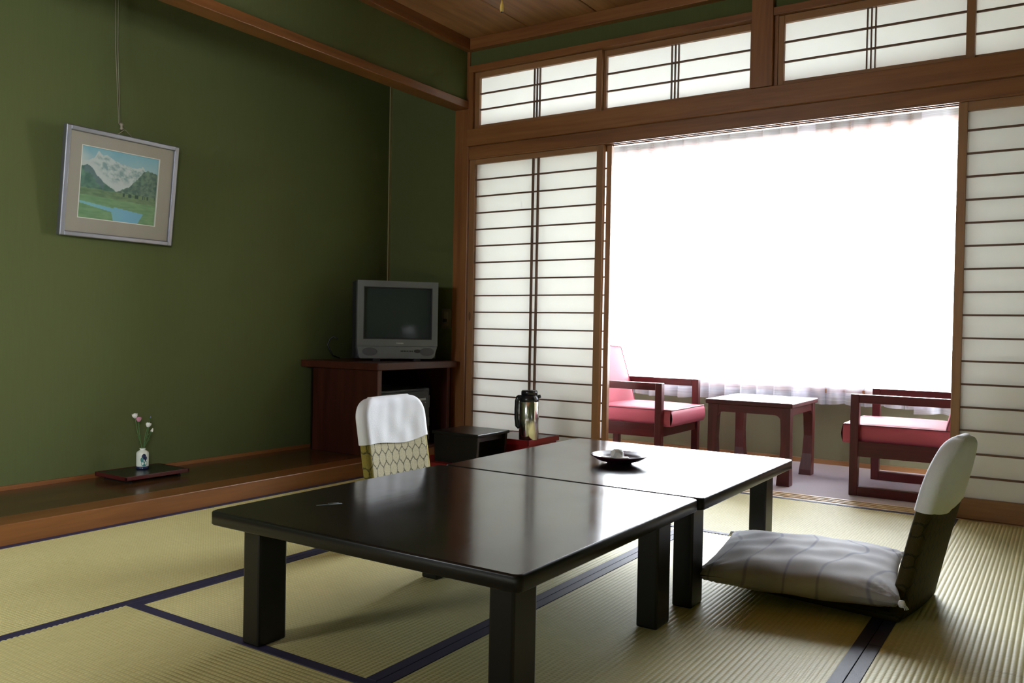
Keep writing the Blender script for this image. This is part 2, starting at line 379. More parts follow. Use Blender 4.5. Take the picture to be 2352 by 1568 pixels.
# floor with tatami mats
fl = tag(box_obj('floor', plain('subfloor', (0.1, 0.08, 0.05), 0.9), None, -3.065, XR, -1.5, 4.10, -0.06, -0.0301), 'straw mat floor with navy cloth borders', kind='structure')
fl.name = 'floor'
def mat(x0, x1, y0, y1, longax, h0=True, h1=True):
    """one tatami: ribbed rush surface (ribs run along the long side) with cloth borders on the long sides"""
    pitch, amp, HB = 0.0140, 0.0009, 0.030
    g = 0.0012
    x0 += g; x1 -= g; y0 += g; y1 -= g
    mb = MB(); a0, a1 = (y0, y1) if longax == 'x' else (x0, x1)
    b0, b1 = (x0, x1) if longax == 'x' else (y0, y1)
    n = max(1, round((a1-a0)/pitch)); prof = []
    for k in range(n):
        for q, hgt in ((0.0, -amp), (0.14, -0.1*amp), (0.35, 0.9*amp), (0.65, 0.9*amp), (0.86, -0.1*amp)):
            prof.append((a0+(a1-a0)*(k+q)/n, hgt))
    prof.append((a1, -amp))
    V = []
    for (a, h) in prof:
        row = []
        for b in (b0, (b0+b1)/2, b1):
            row.append(mb.bm.verts.new((b, a, h) if longax == 'x' else (a, b, h)))
        V.append(row)
    for i in range(len(V)-1):
        for j in range(2):
            fc = mb.bm.faces.new((V[i][j], V[i][j+1], V[i+1][j+1], V[i+1][j])); fc.smooth = True
    bmesh.ops.recalc_face_normals(mb.bm, faces=mb.bm.faces[:])
    if mb.bm.faces[:][0].normal.z < 0: bmesh.ops.reverse_faces(mb.bm, faces=mb.bm.faces[:])
    mb.box(x0, x1, y0, y1, -0.03, -0.0022)
    o = mb.build('tatami_mat', Mrx if longax == 'x' else Mry, fl)
    for on, lo in ((h0, True), (h1, False)):
        if not on: continue
        if longax == 'x':
            ya, yb = (y0, y0+HB) if lo else (y1-HB, y1)
            box_obj('border', Mheri, o, x0, x1, ya, yb, -0.004, 0.0022, bev=0.0006)
        else:
            xa, xb = (x0, x0+HB) if lo else (x1-HB, x1)
            box_obj('border', Mheri, o, xa, xb, y0, y1, -0.004, 0.0022, bev=0.0006)
mat(-3.065, -2.165, 2.29, 4.10, 'y'); mat(-3.065, -2.165, 0.48, 2.29, 'y')
mat(-2.165, -1.260, 1.387, 3.19, 'y'); mat(-1.260, -0.405, 1.387, 3.19, 'y')
mat(-2.165, -0.405, 3.19, 4.10, 'x'); mat(-2.165, -0.405, 0.48, 1.387, 'x')
mat(-0.405, 0.555, 2.29, 4.10, 'y'); mat(-0.405, 0.555, 0.48, 2.29, 'y')
mat(-3.065, -1.25, -0.43, 0.48, 'x'); mat(-1.25, 0.555, -0.43, 0.48, 'x')
mat(-3.065, -1.25, -1.34, -0.43, 'x'); mat(-1.25, 0.555, -1.34, -0.43, 'x')

# walls
struct('wall_left', Mgreen, 'olive green fabric wall at the back of the alcove', XW-0.1, XW, -1.5, YS+0.15, 0.0, 2.62)
struct('wall_back', Mgreen, 'short green wall between alcove corner and wooden post', XW, -3.17, YS+0.02, YS+0.12, 0.0, 2.50)
def win_wall(wall, wname, lab, wlab, plane, a0, a1, z0, z1, lo, hi, zt=2.62):
    """wall lying across x ('y' plane) or along y ('x' plane) with one framed, glazed opening"""
    p0, p1 = plane[1], plane[2]
    def bx(mb, a, b, c, d, q0=p0, q1=p1):
        if plane[0] == 'y': mb.box(a, b, q0, q1, c, d)
        else: mb.box(q0, q1, a, b, c, d)
    mb = MB()
    bx(mb, lo, a0, 0, zt); bx(mb, a1, hi, 0, zt); bx(mb, a0, a1, 0, z0); bx(mb, a0, a1, z1, zt)
    tag(mb.build(wall, Mgreen), lab, kind='structure')
    mid = (p0+p1)/2
    w_ = struct_empty(wname, wlab, ((a0+a1)/2, mid, z0) if plane[0] == 'y' else (mid, (a0+a1)/2, z0))
    f_ = MB()
    for (a, b) in ((a0, a0+.025), (a1-.025, a1)): bx(f_, a, b, z0, z1, p0+.02, p1-.02)
    for (c, d) in ((z0, z0+.025), (z1-.025, z1)): bx(f_, a0+.025, a1-.025, c, d, p0+.02, p1-.02)
    f_.build('window_frame', Mw['x'], w_, world=True)
    g_ = MB(); bx(g_, a0+.025, a1-.025, z0+.025, z1-.025, mid-.002, mid+.002); g_.build('pane', Mglass, w_, world=True)
win_wall('wall_right', 'fill_window_right', 'green wall on the right side of the room with one added window', 'unseen wooden window added for fill light in the right wall beside the viewer', ('x', XR, XR+0.1), -1.30, -0.10, 1.0, 1.9, -1.5, YS+0.15)  # this window is unseen, added and sized to brighten the left wall
win_wall('wall_rear', 'fill_window_rear', 'green wall behind the viewer with one added window', 'small unseen window added for fill light in the wall behind the viewer', ('y', -1.6, -1.5), -3.10, -2.50, 1.2, 1.9, XW, XR)  # unseen window added as fill for the post, alcove and left mats

# alcove (tokonoma)
struct('trim_1', Mtoko, 'dark polished alcove floor board', XW, -3.20, -1.5, YS+0.02, 0.0, 0.072, bev=0.002)
struct('trim_2', Mbeam, 'orange brown sill beam along the alcove edge', -3.20, -3.067, -1.5, YS-0.001, -0.03, 0.075, bev=0.004)
struct('baseboard_left', Mw['y'], 'thin wooden strip at the foot of the green alcove wall', XW, XW+0.012, -1.5, YS+0.02, 0.072, 0.090)
struct('trim_3', Mbeam, 'reddish lintel beam over the alcove opening', -3.17, -3.066, -1.5, YS-0.002, 2.118, 2.165, bev=0.003)
struct('wall_left_upper', Mgreen, 'green wall strip above the alcove lintel', -3.15, -3.085, -1.5, YS+0.02, 2.165, 2.50)
struct('ceiling_alcove', Mceil, 'wooden board ceiling inside the alcove', XW, -3.15, -1.5, YS+0.02, 2.50, 2.53)
struct('trim_4', wood('pale_corner', (0.26, 0.21, 0.10), (0.34, 0.28, 0.15), 'z', 0.5), 'thin vertical corner strip in the alcove corner', XW, XW+0.008, YS+0.002, YS+0.02, 0.075, 2.50)
# corner post and transom posts
struct('trim_5', Mw['z'], 'wooden corner post beside the left paper screen', -3.17, -3.064, YS, YS+0.12, 0.0, 2.50, bev=0.003)
struct('trim_6', Mw['z'], 'short wooden post between the upper paper windows', -1.332, -1.226, YS-0.018, YS+0.10, 1.993, 2.46, bev=0.003)
# nageshi (upper rail), kamoi (grooved head track)
struct('trim_7', Mw['x'], 'wide horizontal wooden rail under the upper windows', -3.062, XR, YS-0.022, YS+0.11, 1.888, 1.990, bev=0.003)
km = MB().box(-3.062, XR, YS+0.002, YS+0.11, 1.820, 1.887)
for yy in (YS+0.006, YS+0.040, YS+0.074): km.box(-3.062, XR, yy, yy+0.008, 1.811, 1.8201)
tag(km.build('trim_8', Mw['x']), 'grooved wooden head track of the sliding screens', kind='structure')
# picture rail, wall strip, cornice
struct('trim_9', Mw['x'], 'wooden rail above the upper paper windows', -3.064, XR, YS-0.012, YS+0.09, 2.335, 2.373, bev=0.002)
struct('wall_back_upper', Mgreen, 'green wall strip above the upper paper windows', -3.064, XR, YS+0.01, YS+0.08, 2.373, 2.50)
struct('trim_10', Mw['x'], 'wooden cornice along the window side of the ceiling', -3.04, XR, YS-0.035, YS+0.10, 2.463, ZC, bev=0.003)
struct('trim_11', Mbeam, 'reddish wooden cornice above the alcove', -3.085, -3.04, -1.5, YS+0.1, 2.463, ZC, bev=0.003)
ce = struct_empty('ceiling', 'cedar board ceiling with dark seams', (0, 0, ZC))
MB().box(XW, XR, -1.5, YS+0.12, 0.022, 0.04).build('backing', plain('ceiling_gap', (0.02, 0.012, 0.008), 0.9), ce)
x = -3.085
while x < XR:
    x1 = min(x+0.4475, XR)
    box_obj('plank', Mceil, ce, x+0.0025, x1-0.0025, -1.5, YS+0.05, 0.0, 0.020, bev=0.003, seg=1)
    x = x1
# sill track
sl = MB().box(-3.064, XR, 4.10, 4.245, -0.03, -0.004)
for a, b in ((4.10, 4.128), (4.152, 4.166), (4.188, 4.202), (4.226, 4.245)): sl.box(-3.064, XR, a, b, -0.0045, 0.0)
tag(sl.build('trim_12', wood('sill_track', (0.58, 0.44, 0.27), (0.75, 0.60, 0.40), 'x', 0.35)), 'pale grooved floor track of the sliding screens', kind='structure')

# sliding paper screens
def shoji(name, label, x0, x1, y, z0, z1, stile, top, bot, verts, horiz, th=0.030, pull=None):
    vw = 0.0048 if len(verts) == 2 else 0.0026
    cx = (x0+x1)/2
    s = struct_empty(name, label, (cx, y, z0))
    for a, b in ((x0, x0+stile), (x1-stile, x1)): box_obj('stile', Mshoji, s, a, b, y, y+th, z0, z1, bev=0.002, world=True)
    box_obj('top_rail', Mshojix, s, x0+stile, x1-stile, y+0.001, y+th-0.001, z1-top, z1, bev=0.0015, world=True)
    box_obj('bottom_rail', Mshojix, s, x0+stile, x1-stile, y+0.001, y+th-0.001, z0, z0+bot, bev=0.0015, world=True)
    for h in horiz: box_obj('muntin', Mmunt, s, x0+stile, x1-stile, y+0.008, y+0.020, h-0.0040, h+0.0040, world=True)
    for v in verts: box_obj('muntin', Mmunt, s, v-vw, v+vw, y+0.006, y+0.020, z0+bot, z1-top, world=True)
    p = MB(); zz = [z0+bot-0.004, z1-top+0.004]
    vs = [p.bm.verts.new(q) for q in ((x0+stile-.004, y+0.0215, zz[0]), (x1-stile+.004, y+0.0215, zz[0]), (x1-stile+.004, y+0.0215, zz[1]), (x0+stile-.004, y+0.0215, zz[1]))]
    p.bm.faces.new(vs); p.build('paper', Mpaper, s, world=True)
    if pull is not None:
        MB().prism([(pull-0.007+0.007*math.cos(a)+0.0, 0.86+0.028*math.sin(a)) for a in [i*math.pi/8 for i in range(16)]], y-0.0015, y+0.002, 'xz').build('finger_pull', Mmunt, s, world=True)
    return s
rows = [0.083+0.1003*k for k in range(1, 17)]
ZT = 1.8105
shoji('door_1', 'left paper sliding screen with a pair of close vertical bars', -3.062, -2.150, YS+0.012, 0.001, ZT, 0.042, 0.030, 0.09, [-2.611, -2.576], rows, pull=-3.035)
shoji('door_2', 'rear paper sliding screen stacked behind the left screen', -3.028, -2.118, YS+0.050, 0.001, ZT, 0.030, 0.030, 0.09, [-2.611, -2.576], rows)
shoji('door_3', 'right paper sliding screen beside the bright opening', -0.418, 0.497, YS+0.012, 0.001, ZT, 0.036, 0.040, 0.09, [0.022, 0.057], rows)
shoji('door_4', 'rear paper sliding screen stacked behind the right screen', -0.405, XR-0.02, YS+0.050, 0.001, ZT, 0.030, 0.040, 0.09, [0.06, 0.095], rows)
h2 = [2.109, 2.205]
shoji('window_1', 'upper paper window next to the corner post', -3.030, -2.170, YS+0.010, 1.995, 2.333, 0.034, 0.034, 0.020, [-2.612, -2.593, -2.574], h2, th=0.026)
shoji('window_2', 'upper paper window left of the short post', -2.192, -1.315, YS+0.037, 1.995, 2.333, 0.038, 0.034, 0.020, [-1.774, -1.755, -1.736], h2, th=0.026)
shoji('window_3', 'upper paper window right of the short post', -1.212, -0.362, YS+0.010, 1.995, 2.333, 0.034, 0.036, 0.020, [-0.802, -0.784, -0.766], h2, th=0.026)
shoji('window_4', 'upper paper window at the far right', -0.388, 0.47, YS+0.037, 1.995, 2.333, 0.026, 0.036, 0.020, [0.03, 0.05, 0.07], h2, th=0.026)
struct('trim_13', Mw['z'], 'slim upright strip beside the corner post at the upper windows', -3.063, -3.031, YS-0.008, YS+0.08, 1.990, 2.335)
struct('trim_14', Mw['z'], 'slim upright strip right of the short post', -1.225, -1.206, YS+0.004, YS+0.08, 1.990, 2.335)
struct('trim_15', Mw['x'], 'wooden ledge carrying the upper paper windows', -3.062, XR, YS+0.112, YS+0.14, 1.82, 2.0)

# ------------------------------------------------------------------ veranda
VX0, VX1, YB = -3.3, 1.2, 5.33
struct('floor_veranda', Mcarpet, 'pale lavender grey carpet of the veranda', VX0, VX1, 4.245, YB, -0.03, 0.0)
WX1 = -0.52
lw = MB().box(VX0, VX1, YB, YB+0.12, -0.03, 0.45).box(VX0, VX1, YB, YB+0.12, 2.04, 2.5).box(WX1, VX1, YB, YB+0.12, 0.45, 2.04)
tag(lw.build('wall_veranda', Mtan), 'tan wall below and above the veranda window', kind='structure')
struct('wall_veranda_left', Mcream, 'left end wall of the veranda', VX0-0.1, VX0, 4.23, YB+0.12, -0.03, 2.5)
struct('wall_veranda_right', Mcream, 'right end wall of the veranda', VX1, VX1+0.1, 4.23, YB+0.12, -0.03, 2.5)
struct('ceiling_veranda', Mcream, 'pale ceiling of the veranda', VX0, VX1, 4.20, YB+0.12, 2.45, 2.5)
struct('baseboard_veranda', wood('orange_skirting', (0.20, 0.085, 0.03), (0.30, 0.14, 0.05), 'x', 0.4), 'orange wooden skirting under the veranda window', VX0, VX1, YB-0.012, YB, 0.0, 0.028)
w5 = struct_empty('window_5', 'wide sliding veranda window behind the sheer curtains', (-1.91, YB, 0.45))
wf = MB().box(VX0, WX1, YB+0.01, YB+0.09, 0.45, 0.49).box(VX0, WX1, YB+0.01, YB+0.09, 2.00, 2.04)
wf.build('window_frame', Malu, w5, world=True)
box_obj('window_sill', Mw['x'], w5, VX0, WX1, YB-0.03, YB+0.01, 0.435, 0.462, bev=0.002, world=True)
box_obj('head_trim', wood('pink_wood', (0.60, 0.34, 0.24), (0.75, 0.48, 0.36), 'x', 0.5), w5, VX0, WX1, YB-0.02, YB, 2.00, 2.035, world=True)
ms = [VX0, -2.40, -1.46, WX1]
for q in ms: box_obj('mullion', Malu, w5, max(q-0.022, VX0), min(q+0.022, WX1), YB+0.02, YB+0.07, 0.49, 2.00, world=True)
for a, b in zip(ms, ms[1:]): box_obj('pane', Mglass, w5, a+0.022, b-0.022, YB+0.043, YB+0.047, 0.49, 2.00, world=True)
struct('ground', plain('outside_ground', (0.45, 0.46, 0.42), 0.9), 'pale ground outside', -40, 40, YB+1.0, 60, -3.1, -3.0)

def curtain(x0, x1, y, label, seed, hem0, hem1):
    rnd = random.Random(seed)
    o = thing('sheer_curtain', label, 'curtain', ((x0+x1)/2, y, 2.16), group=None)
    ph = [rnd.uniform(0, 6.28) for _ in range(6)]
    npl = int((x1-x0)/0.105)
    def fn(a, b):
        x = x0+(x1-x0)*a; z = 2.16+(hem0+(hem1-hem0)*a-2.16)*(1-b)
        amp = 0.016+0.012*(1-b)
        s1 = math.sin(2*math.pi*npl*a+ph[0]+0.9*math.sin(5*a+ph[1])+0.5*math.sin(2.2*b+ph[5]))
        k = math.copysign(abs(s1)**0.6, s1)
        yy = y+amp*k+0.010*math.sin(17*a+ph[2])*(1-b)
        if b == 0: z += 0.006*math.sin(2*math.pi*npl*a*0.5+ph[3])
        return (x+0.012*math.cos(2*math.pi*npl*a+ph[0]), yy, z)
    mb = MB(); mb.grid(fn, npl*12, 14)
    mb.build('cloth', Msheer, o, world=True)
    # hem band: doubled cloth
    hb = MB()
    def fh(a, b):
        q = Vector(fn(a, 0)); q.z += 0.07*b; q.y -= 0.0015
        return q
    hb.grid(fh, npl*12, 1); hb.build('hem', Msheer, o, world=True)
    for k in range(int((x1-x0)/0.12)+1):
        xx = x0+0.02+k*0.12
        if xx < x1: box_obj('hook', Malu, o, xx-0.004, xx+0.004, y-0.004, y+0.004, 2.155, 2.1865, world=True)
    return o
curtain(-3.2, -1.29, 5.215, 'white sheer curtain hanging behind the left pink armchair', 3, 0.362, 0.368)
curtain(-1.395, -0.62, 5.272, 'narrow white sheer curtain hanging in the middle of the window', 5, 0.372, 0.372)
curtain(-0.70, -0.40, 5.215, 'white sheer curtain hanging behind the right pink armchair', 9, 0.352, 0.352)
cr = tag(box_obj('curtain_rail', Malu, None, VX0, 0.2, 5.205, 5.285, 2.187, 2.205), 'slim metal curtain rail on the veranda wall', 'curtain rail')
for bx in (-2.4, -0.5, 0.1): box_obj('bracket', Malu, cr, bx-0.01, bx+0.01, 5.27, YB, 2.19, 2.20)

# ------------------------------------------------------------------ veranda furniture
def armchair(label, x, rz):
    """local: +x is the front, y 0..0.6 across; origin at the near front foot"""
    t = thing('armchair', label, 'armchair', (x, 4.377 if rz == 0 else 4.975, 0), rz, 'pink armchairs on the veranda')
    W, D = 0.598, 0.575
    for y0 in (0.0, W-0.040):
        box_obj('front_post', Mredwood, t, -0.040, 0, y0, y0+0.040, 0, 0.499, bev=0.003)
        box_obj('rear_post', Mredwood, t, -D, -D+0.040, y0, y0+0.040, 0, 0.499, bev=0.003)
        box_obj('armrest', Mredwoodx, t, -D+0.0401, -0.0401, y0+.0004, y0+0.0396, 0.457, 0.4985, bev=0.002)
        box_obj('runner', Mredwoodx, t, -D+0.0401, -0.0401, y0+.0004, y0+0.0396, 0.0, 0.045, bev=0.002)
    a = MB()
    a.box(-D+0.02, -0.01, 0.006, 0.034, 0.193, 0.268, bev=0.002); a.box(-D+0.02, -0.01, W-0.034, W-0.006, 0.193, 0.268, bev=0.002)
    a.box(-0.038, -0.012, 0.03, W-0.03, 0.193, 0.252, bev=0.002); a.box(-D+0.01, -D+0.035, 0.03, W-0.03, 0.193, 0.30, bev=0.002)
    a.build('seat_rail', Mredwoodx, t)
    # seat cushion: crowned top, bulging front
    y0, y1 = 0.043, W-0.043
    c = MB(); x0_, x1_, z0_, z1_ = -0.48, 0.040, 0.254, 0.345
    def fs(a_, b_, top):
        X = x0_+(x1_-x0_)*a_; Y = y0+(y1-y0)*b_
        cr_ = 0.016*(1-(2*a_-1)**4)*(1-(2*b_-1)**4)
        return (X, Y, z1_+cr_ if top else z0_)
    top = c.grid(lambda a_, b_: fs(a_, b_, True), 14, 14)
    bot = c.grid(lambda a_, b_: fs(1-a_, b_, False), 14, 14)
    def wall(pts, nrm):
        rowsv = []
        for k in range(5):
            q = k/4; bl = 0.010*math.sin(math.pi*q)
            rowsv.append([c.bm.verts.new((p[0]+nrm[0]*bl, p[1]+nrm[1]*bl, z0_+(p[2]-z0_)*q)) for p in pts])
        for A, B in zip(rowsv, rowsv[1:]):
            for i in range(len(pts)-1):
                fc = c.bm.faces.new((A[i], A[i+1], B[i+1], B[i])); fc.smooth = True
    wall([fs(i/14, 0, True) for i in range(15)], (0, -1)); wall([fs(1-i/14, 1, True) for i in range(15)], (0, 1))
    wall([fs(1, i/14, True) for i in range(15)], (1, 0)); wall([fs(0, 1-i/14, True) for i in range(15)], (-1, 0))
    cu = c.build('seat_cushion', Mpink, t, weld=0.0004)
    ring = [fs(i/14, 0, True) for i in range(15)]+[fs(1, i/14, True) for i in range(1, 15)]+[fs(1-i/14, 1, True) for i in range(1, 15)]+[fs(0, 1-i/14, True) for i in range(1, 15)]
    MB().tube(ring, 0.0035, 6).build('piping', Mpipe, cu)
    # back: leaning padded slab, narrower at the top
    b = MB(); n, m_ = 12, 14
    def fb(a_, v, side):
        Zt = 0.28+(0.685-0.28)*v
        hw = (y1-y0)/2*(1.0-0.10*v); Y = (y0+y1)/2+hw*(2*a_-1)
        Xf = -0.405-0.11*max(0, v)**1.1
        if v > 0: Xf += 0.0
        cr_ = 0.018*(1-(2*a_-1)**4)*(1-(2*v-1)**4)
        tk = 0.075-0.03*v
        return (Xf+cr_ if side else Xf-tk-cr_*0.3, Y, Zt+0.012*(1-(2*a_-1)**2)*v)
    b.grid(lambda a_, v: fb(a_, v, True), n, m_); b.grid(lambda a_, v: fb(1-a_, v, False), n, m_)
    def strip(P1, P2):
        A = [b.bm.verts.new(p) for p in P1]; B = [b.bm.verts.new(p) for p in P2]
        for i in range(len(A)-1):
            fc = b.bm.faces.new((A[i], A[i+1], B[i+1], B[i])); fc.smooth = False
    strip([fb(0, i/m_, True) for i in range(m_+1)], [fb(0, i/m_, False) for i in range(m_+1)])
    strip([fb(1, i/m_, False) for i in range(m_+1)], [fb(1, i/m_, True) for i in range(m_+1)])
    strip([fb(i/n, 1, True) for i in range(n+1)], [fb(i/n, 1, False) for i in range(n+1)])
    strip([fb(i/n, 0, False) for i in range(n+1)], [fb(i/n, 0, True) for i in range(n+1)])
    bk = b.build('backrest', Mpink, t, weld=0.0004)
    MB().tube([fb(0, i/m_, True) for i in range(m_+1)]+[fb(i/n, 1, True) for i in range(1, n+1)]+[fb(1, 1-i/m_, True) for i in range(1, m_+1)], 0.0035, 6).build('piping', Mpipe, bk)
    for yy in (0.05, W-0.09): MB().tube([(-D+0.03, yy+0.02, 0.22), (-D+0.0, yy+0.02, 0.45), (-D-0.045, yy+0.02, 0.64)], 0.016, 8).build('back_strut', Mredwood, t)
    return t
armchair('pink vinyl armchair with dark wooden arms left of the side table', -1.883, 0)
armchair('pink vinyl armchair with dark wooden arms right of the side table, partly behind the screen', -0.883, math.pi)

def side_table():
    X0, X1, Y0, Y1, H = -1.630, -1.166, 4.385, 4.915, 0.43
    t = thing('side_table', 'dark reddish wooden side table with flared legs between the pink armchairs', 'side table', ((X0+X1)/2, (Y0+Y1)/2, 0))
    box_obj('tabletop', Mredwoodx, t, X0, X1, Y0, Y1, H-0.025, H, bev=0.004, world=True)
    ins = 0.012
    for sx in (0, 1):
        for sy in (0, 1):
            mb = MB(); t2 = bmesh.new(); rings = []
            for z, wd in ((0, 0.066), (0.03, 0.064), (0.12, 0.052), (0.22, 0.047), (0.32, 0.050), (0.405, 0.056)):
                xo = X0+ins if sx == 0 else X1-ins; yo = Y0+ins if sy == 0 else Y1-ins
                xi = xo+wd if sx == 0 else xo-wd; yi = yo+wd if sy == 0 else yo-wd
                rings.append([t2.verts.new(q) for q in ((xo, yo, z), (xi, yo, z), (xi, yi, z), (xo, yi, z))])
            for A, B in zip(rings, rings[1:]):
                for k in range(4): t2.faces.new((A[k], A[(k+1) % 4], B[(k+1) % 4], B[k]))
            t2.faces.new(rings[0]); t2.faces.new(rings[-1])
            bmesh.ops.recalc_face_normals(t2, faces=t2.faces[:])
            mb.join(t2); mb.build('leg', Mredwood, t, world=True)
    def arch(a0, a1, zt=0.404, zb=0.365, rad=0.035):
        pts = [(a0, zt), (a0, zb-rad-0.02), (a0+0.003, zb-rad)]
        pts += [(a0+0.003+rad*(1-math.cos(q)), zb-rad+rad*math.sin(q)) for q in [i*math.pi/12 for i in range(1, 7)]]
        pts += [(a1-0.003-rad*(1-math.cos(q)), zb-rad+rad*math.sin(q)) for q in [i*math.pi/12 for i in range(6, 0, -1)]]
        pts += [(a1-0.003, zb-rad), (a1, zb-rad-0.02), (a1, zt)]
        return pts
    for yy in (Y0+ins+0.004, Y1-ins-0.022): MB().prism(arch(X0+ins+0.046, X1-ins-0.046), yy, yy+0.018, 'xz').build('apron', Mredwoodx, t, world=True)
    for xx in (X0+ins+0.004, X1-ins-0.022): MB().prism(arch(Y0+ins+0.046, Y1-ins-0.046), xx, xx+0.018, 'yz').build('apron', Mredwoodx, t, world=True)
side_table()

# ------------------------------------------------------------------ low tables
def low_table(label, x0, x1, y0, y1, H=0.333):
    t = thing('low_table', label, 'table', ((x0+x1)/2, (y0+y1)/2, 0), group='square low tables pushed together')
    cx, cy = (x0+x1)/2, (y0+y1)/2; hx, hy = (x1-x0)/2, (y1-y0)/2
    mb = MB(); rr = 0.016
    pts = []
    for (sx, sy, a0) in ((1, 1, 0), (-1, 1, 90), (-1, -1, 180), (1, -1, 270)):
        for k in range(5):
            a = R(a0+90*k/4); pts.append((sx*(hx-rr)+rr*math.cos(a), sy*(hy-rr)+rr*math.sin(a)))
    tb = bmesh.new(); lay = []
    for z, ins in ((H-0.034, 0.003), (H-0.031, 0), (H-0.0045, 0), (H-0.0015, 0.0015), (H, 0.005)):
        k = [(px*(1-ins/hx), py*(1-ins/hy)) for px, py in pts]
        lay.append([tb.verts.new((px, py, z)) for px, py in k])
    for A, B in zip(lay, lay[1:]):
        for i in range(len(A)): fc = tb.faces.new((A[i], A[(i+1) % len(A)], B[(i+1) % len(A)], B[i])); fc.smooth = True; fc.material_index = 1
    tb.faces.new(lay[0][::-1]); tb.faces.new(lay[-1])
    mb.join(tb); mb.build('tabletop', [Mlact, Mlac], t)
    for sx in (-1, 1):
        for sy in (-1, 1):
            a, b = sx*(hx-0.052), sx*(hx-0.112); c, d = sy*(hy-0.062), sy*(hy-0.150)
            box_obj('leg', Mlac, t, min(a, b), max(a, b), min(c, d), max(c, d), 0.0, H-0.036, bev=0.006)
    for sx in (-1, 1): MB().box(min(sx*(hx-0.05), sx*(hx-0.12)), max(sx*(hx-0.05), sx*(hx-0.12)), -hy+0.05, hy-0.05, H-0.0455, H-0.0345, bev=0.002).build('underside_rail', Mlac, t)
    for sy in (-1, 1):
        for sx in (-1, 1):
            px = sx*0.19; py = sy*(hy-0.10)
            MB().prism([(px-0.055, H-0.034), (px-0.048, H-0.055), (px+0.048, H-0.055), (px+0.055, H-0.034)], py-0.03, py+0.03, 'xz').build('hinge_block', Mlac, t)
    return t
low_table('black lacquered low table nearest the camera with a worn mark on top', -1.735, -0.832, 1.300, 2.204)
low_table('black lacquered low table farther back carrying the small dish', -1.722, -0.822, 2.212, 3.120)
mk = MB()
for (ax, ay, bx, by, wd) in ((-1.575, 1.500, -1.555, 1.532, .004), (-1.562, 1.522, -1.543, 1.558, .006), (-1.570, 1.535, -1.556, 1.560, .003)):
    d = Vector((bx-ax, by-ay, 0)).normalized(); nrm = Vector((-d.y, d.x, 0))*wd
    q = [Vector((ax, ay, 0.33325))-nrm*0.3, Vector((bx, by, 0.33325))-nrm, Vector((bx, by, 0.33325))+nrm, Vector((ax, ay, 0.33325))+nrm*0.3]
    mk.bm.faces.new([mk.bm.verts.new(v) for v in q])
low1 = [o for o in COL.objects if o.name == 'low_table'][0]
mk.build('worn_mark', plain('scuff', (0.20, 0.24, 0.26), 0.6), low1, label='pale grey scuff mark', world=True)

# dish with wrapped sweets
ZTB = 0.333
d = thing('dish', 'round maroon lacquer dish with pale wrapped sweets on the far table', 'dish', (-1.279, 2.622, ZTB))
prof = [(0, 0.004), (0.035, 0.004), (0.037, 0.0), (0.042, 0.0), (0.045, 0.004), (0.076, 0.013), (0.0975, 0.0265), (0.099, 0.0285), (0.0975, 0.030), (0.074, 0.0175), (0.045, 0.0095), (0, 0.0095)]
MB().lathe(prof, n=48).build('bowl', Mdish, d)
def crumple(name, label, loc, sx, sy, sz, seed, rz):
    o = MB(); t = bmesh.new(); bmesh.ops.create_icosphere(t, subdivisions=2, radius=1.0)
    rnd = random.Random(seed)
    for v in t.verts:
        k = 0.78+0.35*rnd.random(); v.co = Vector((v.co.x*sx*k, v.co.y*sy*k, max(v.co.z, -0.55)*sz*k))
    mn = min(v.co.z for v in t.verts)
    for v in t.verts: v.co.z -= mn
    o.join(t); ob = o.build(name, Mwrap); ob.location = loc; ob.rotation_euler = (0, 0, rz); return tag(ob, label, 'wrapped sweet')
crumple('wrapped_sweet', 'crumpled white wrapped sweet sticking up in the dish', (-1.288, 2.625, ZTB+0.0105), 0.026, 0.020, 0.024, 2, 0.5)
crumple('wrapped_sweet', 'flat white paper twist at the left in the dish', (-1.318, 2.600, ZTB+0.0115), 0.026, 0.014, 0.007, 4, 0.3)
pk = MB().box(-0.022, 0.022, -0.014, 0.014, 0, 0.012, bev=0.003).build('wrapped_sweet', Mwrap); pk.location = (-1.262, 2.612, ZTB+0.0115); pk.rotation_euler = (0, 0, 0.5)
tag(pk, 'small boxy white packet at the right in the dish', 'wrapped sweet')

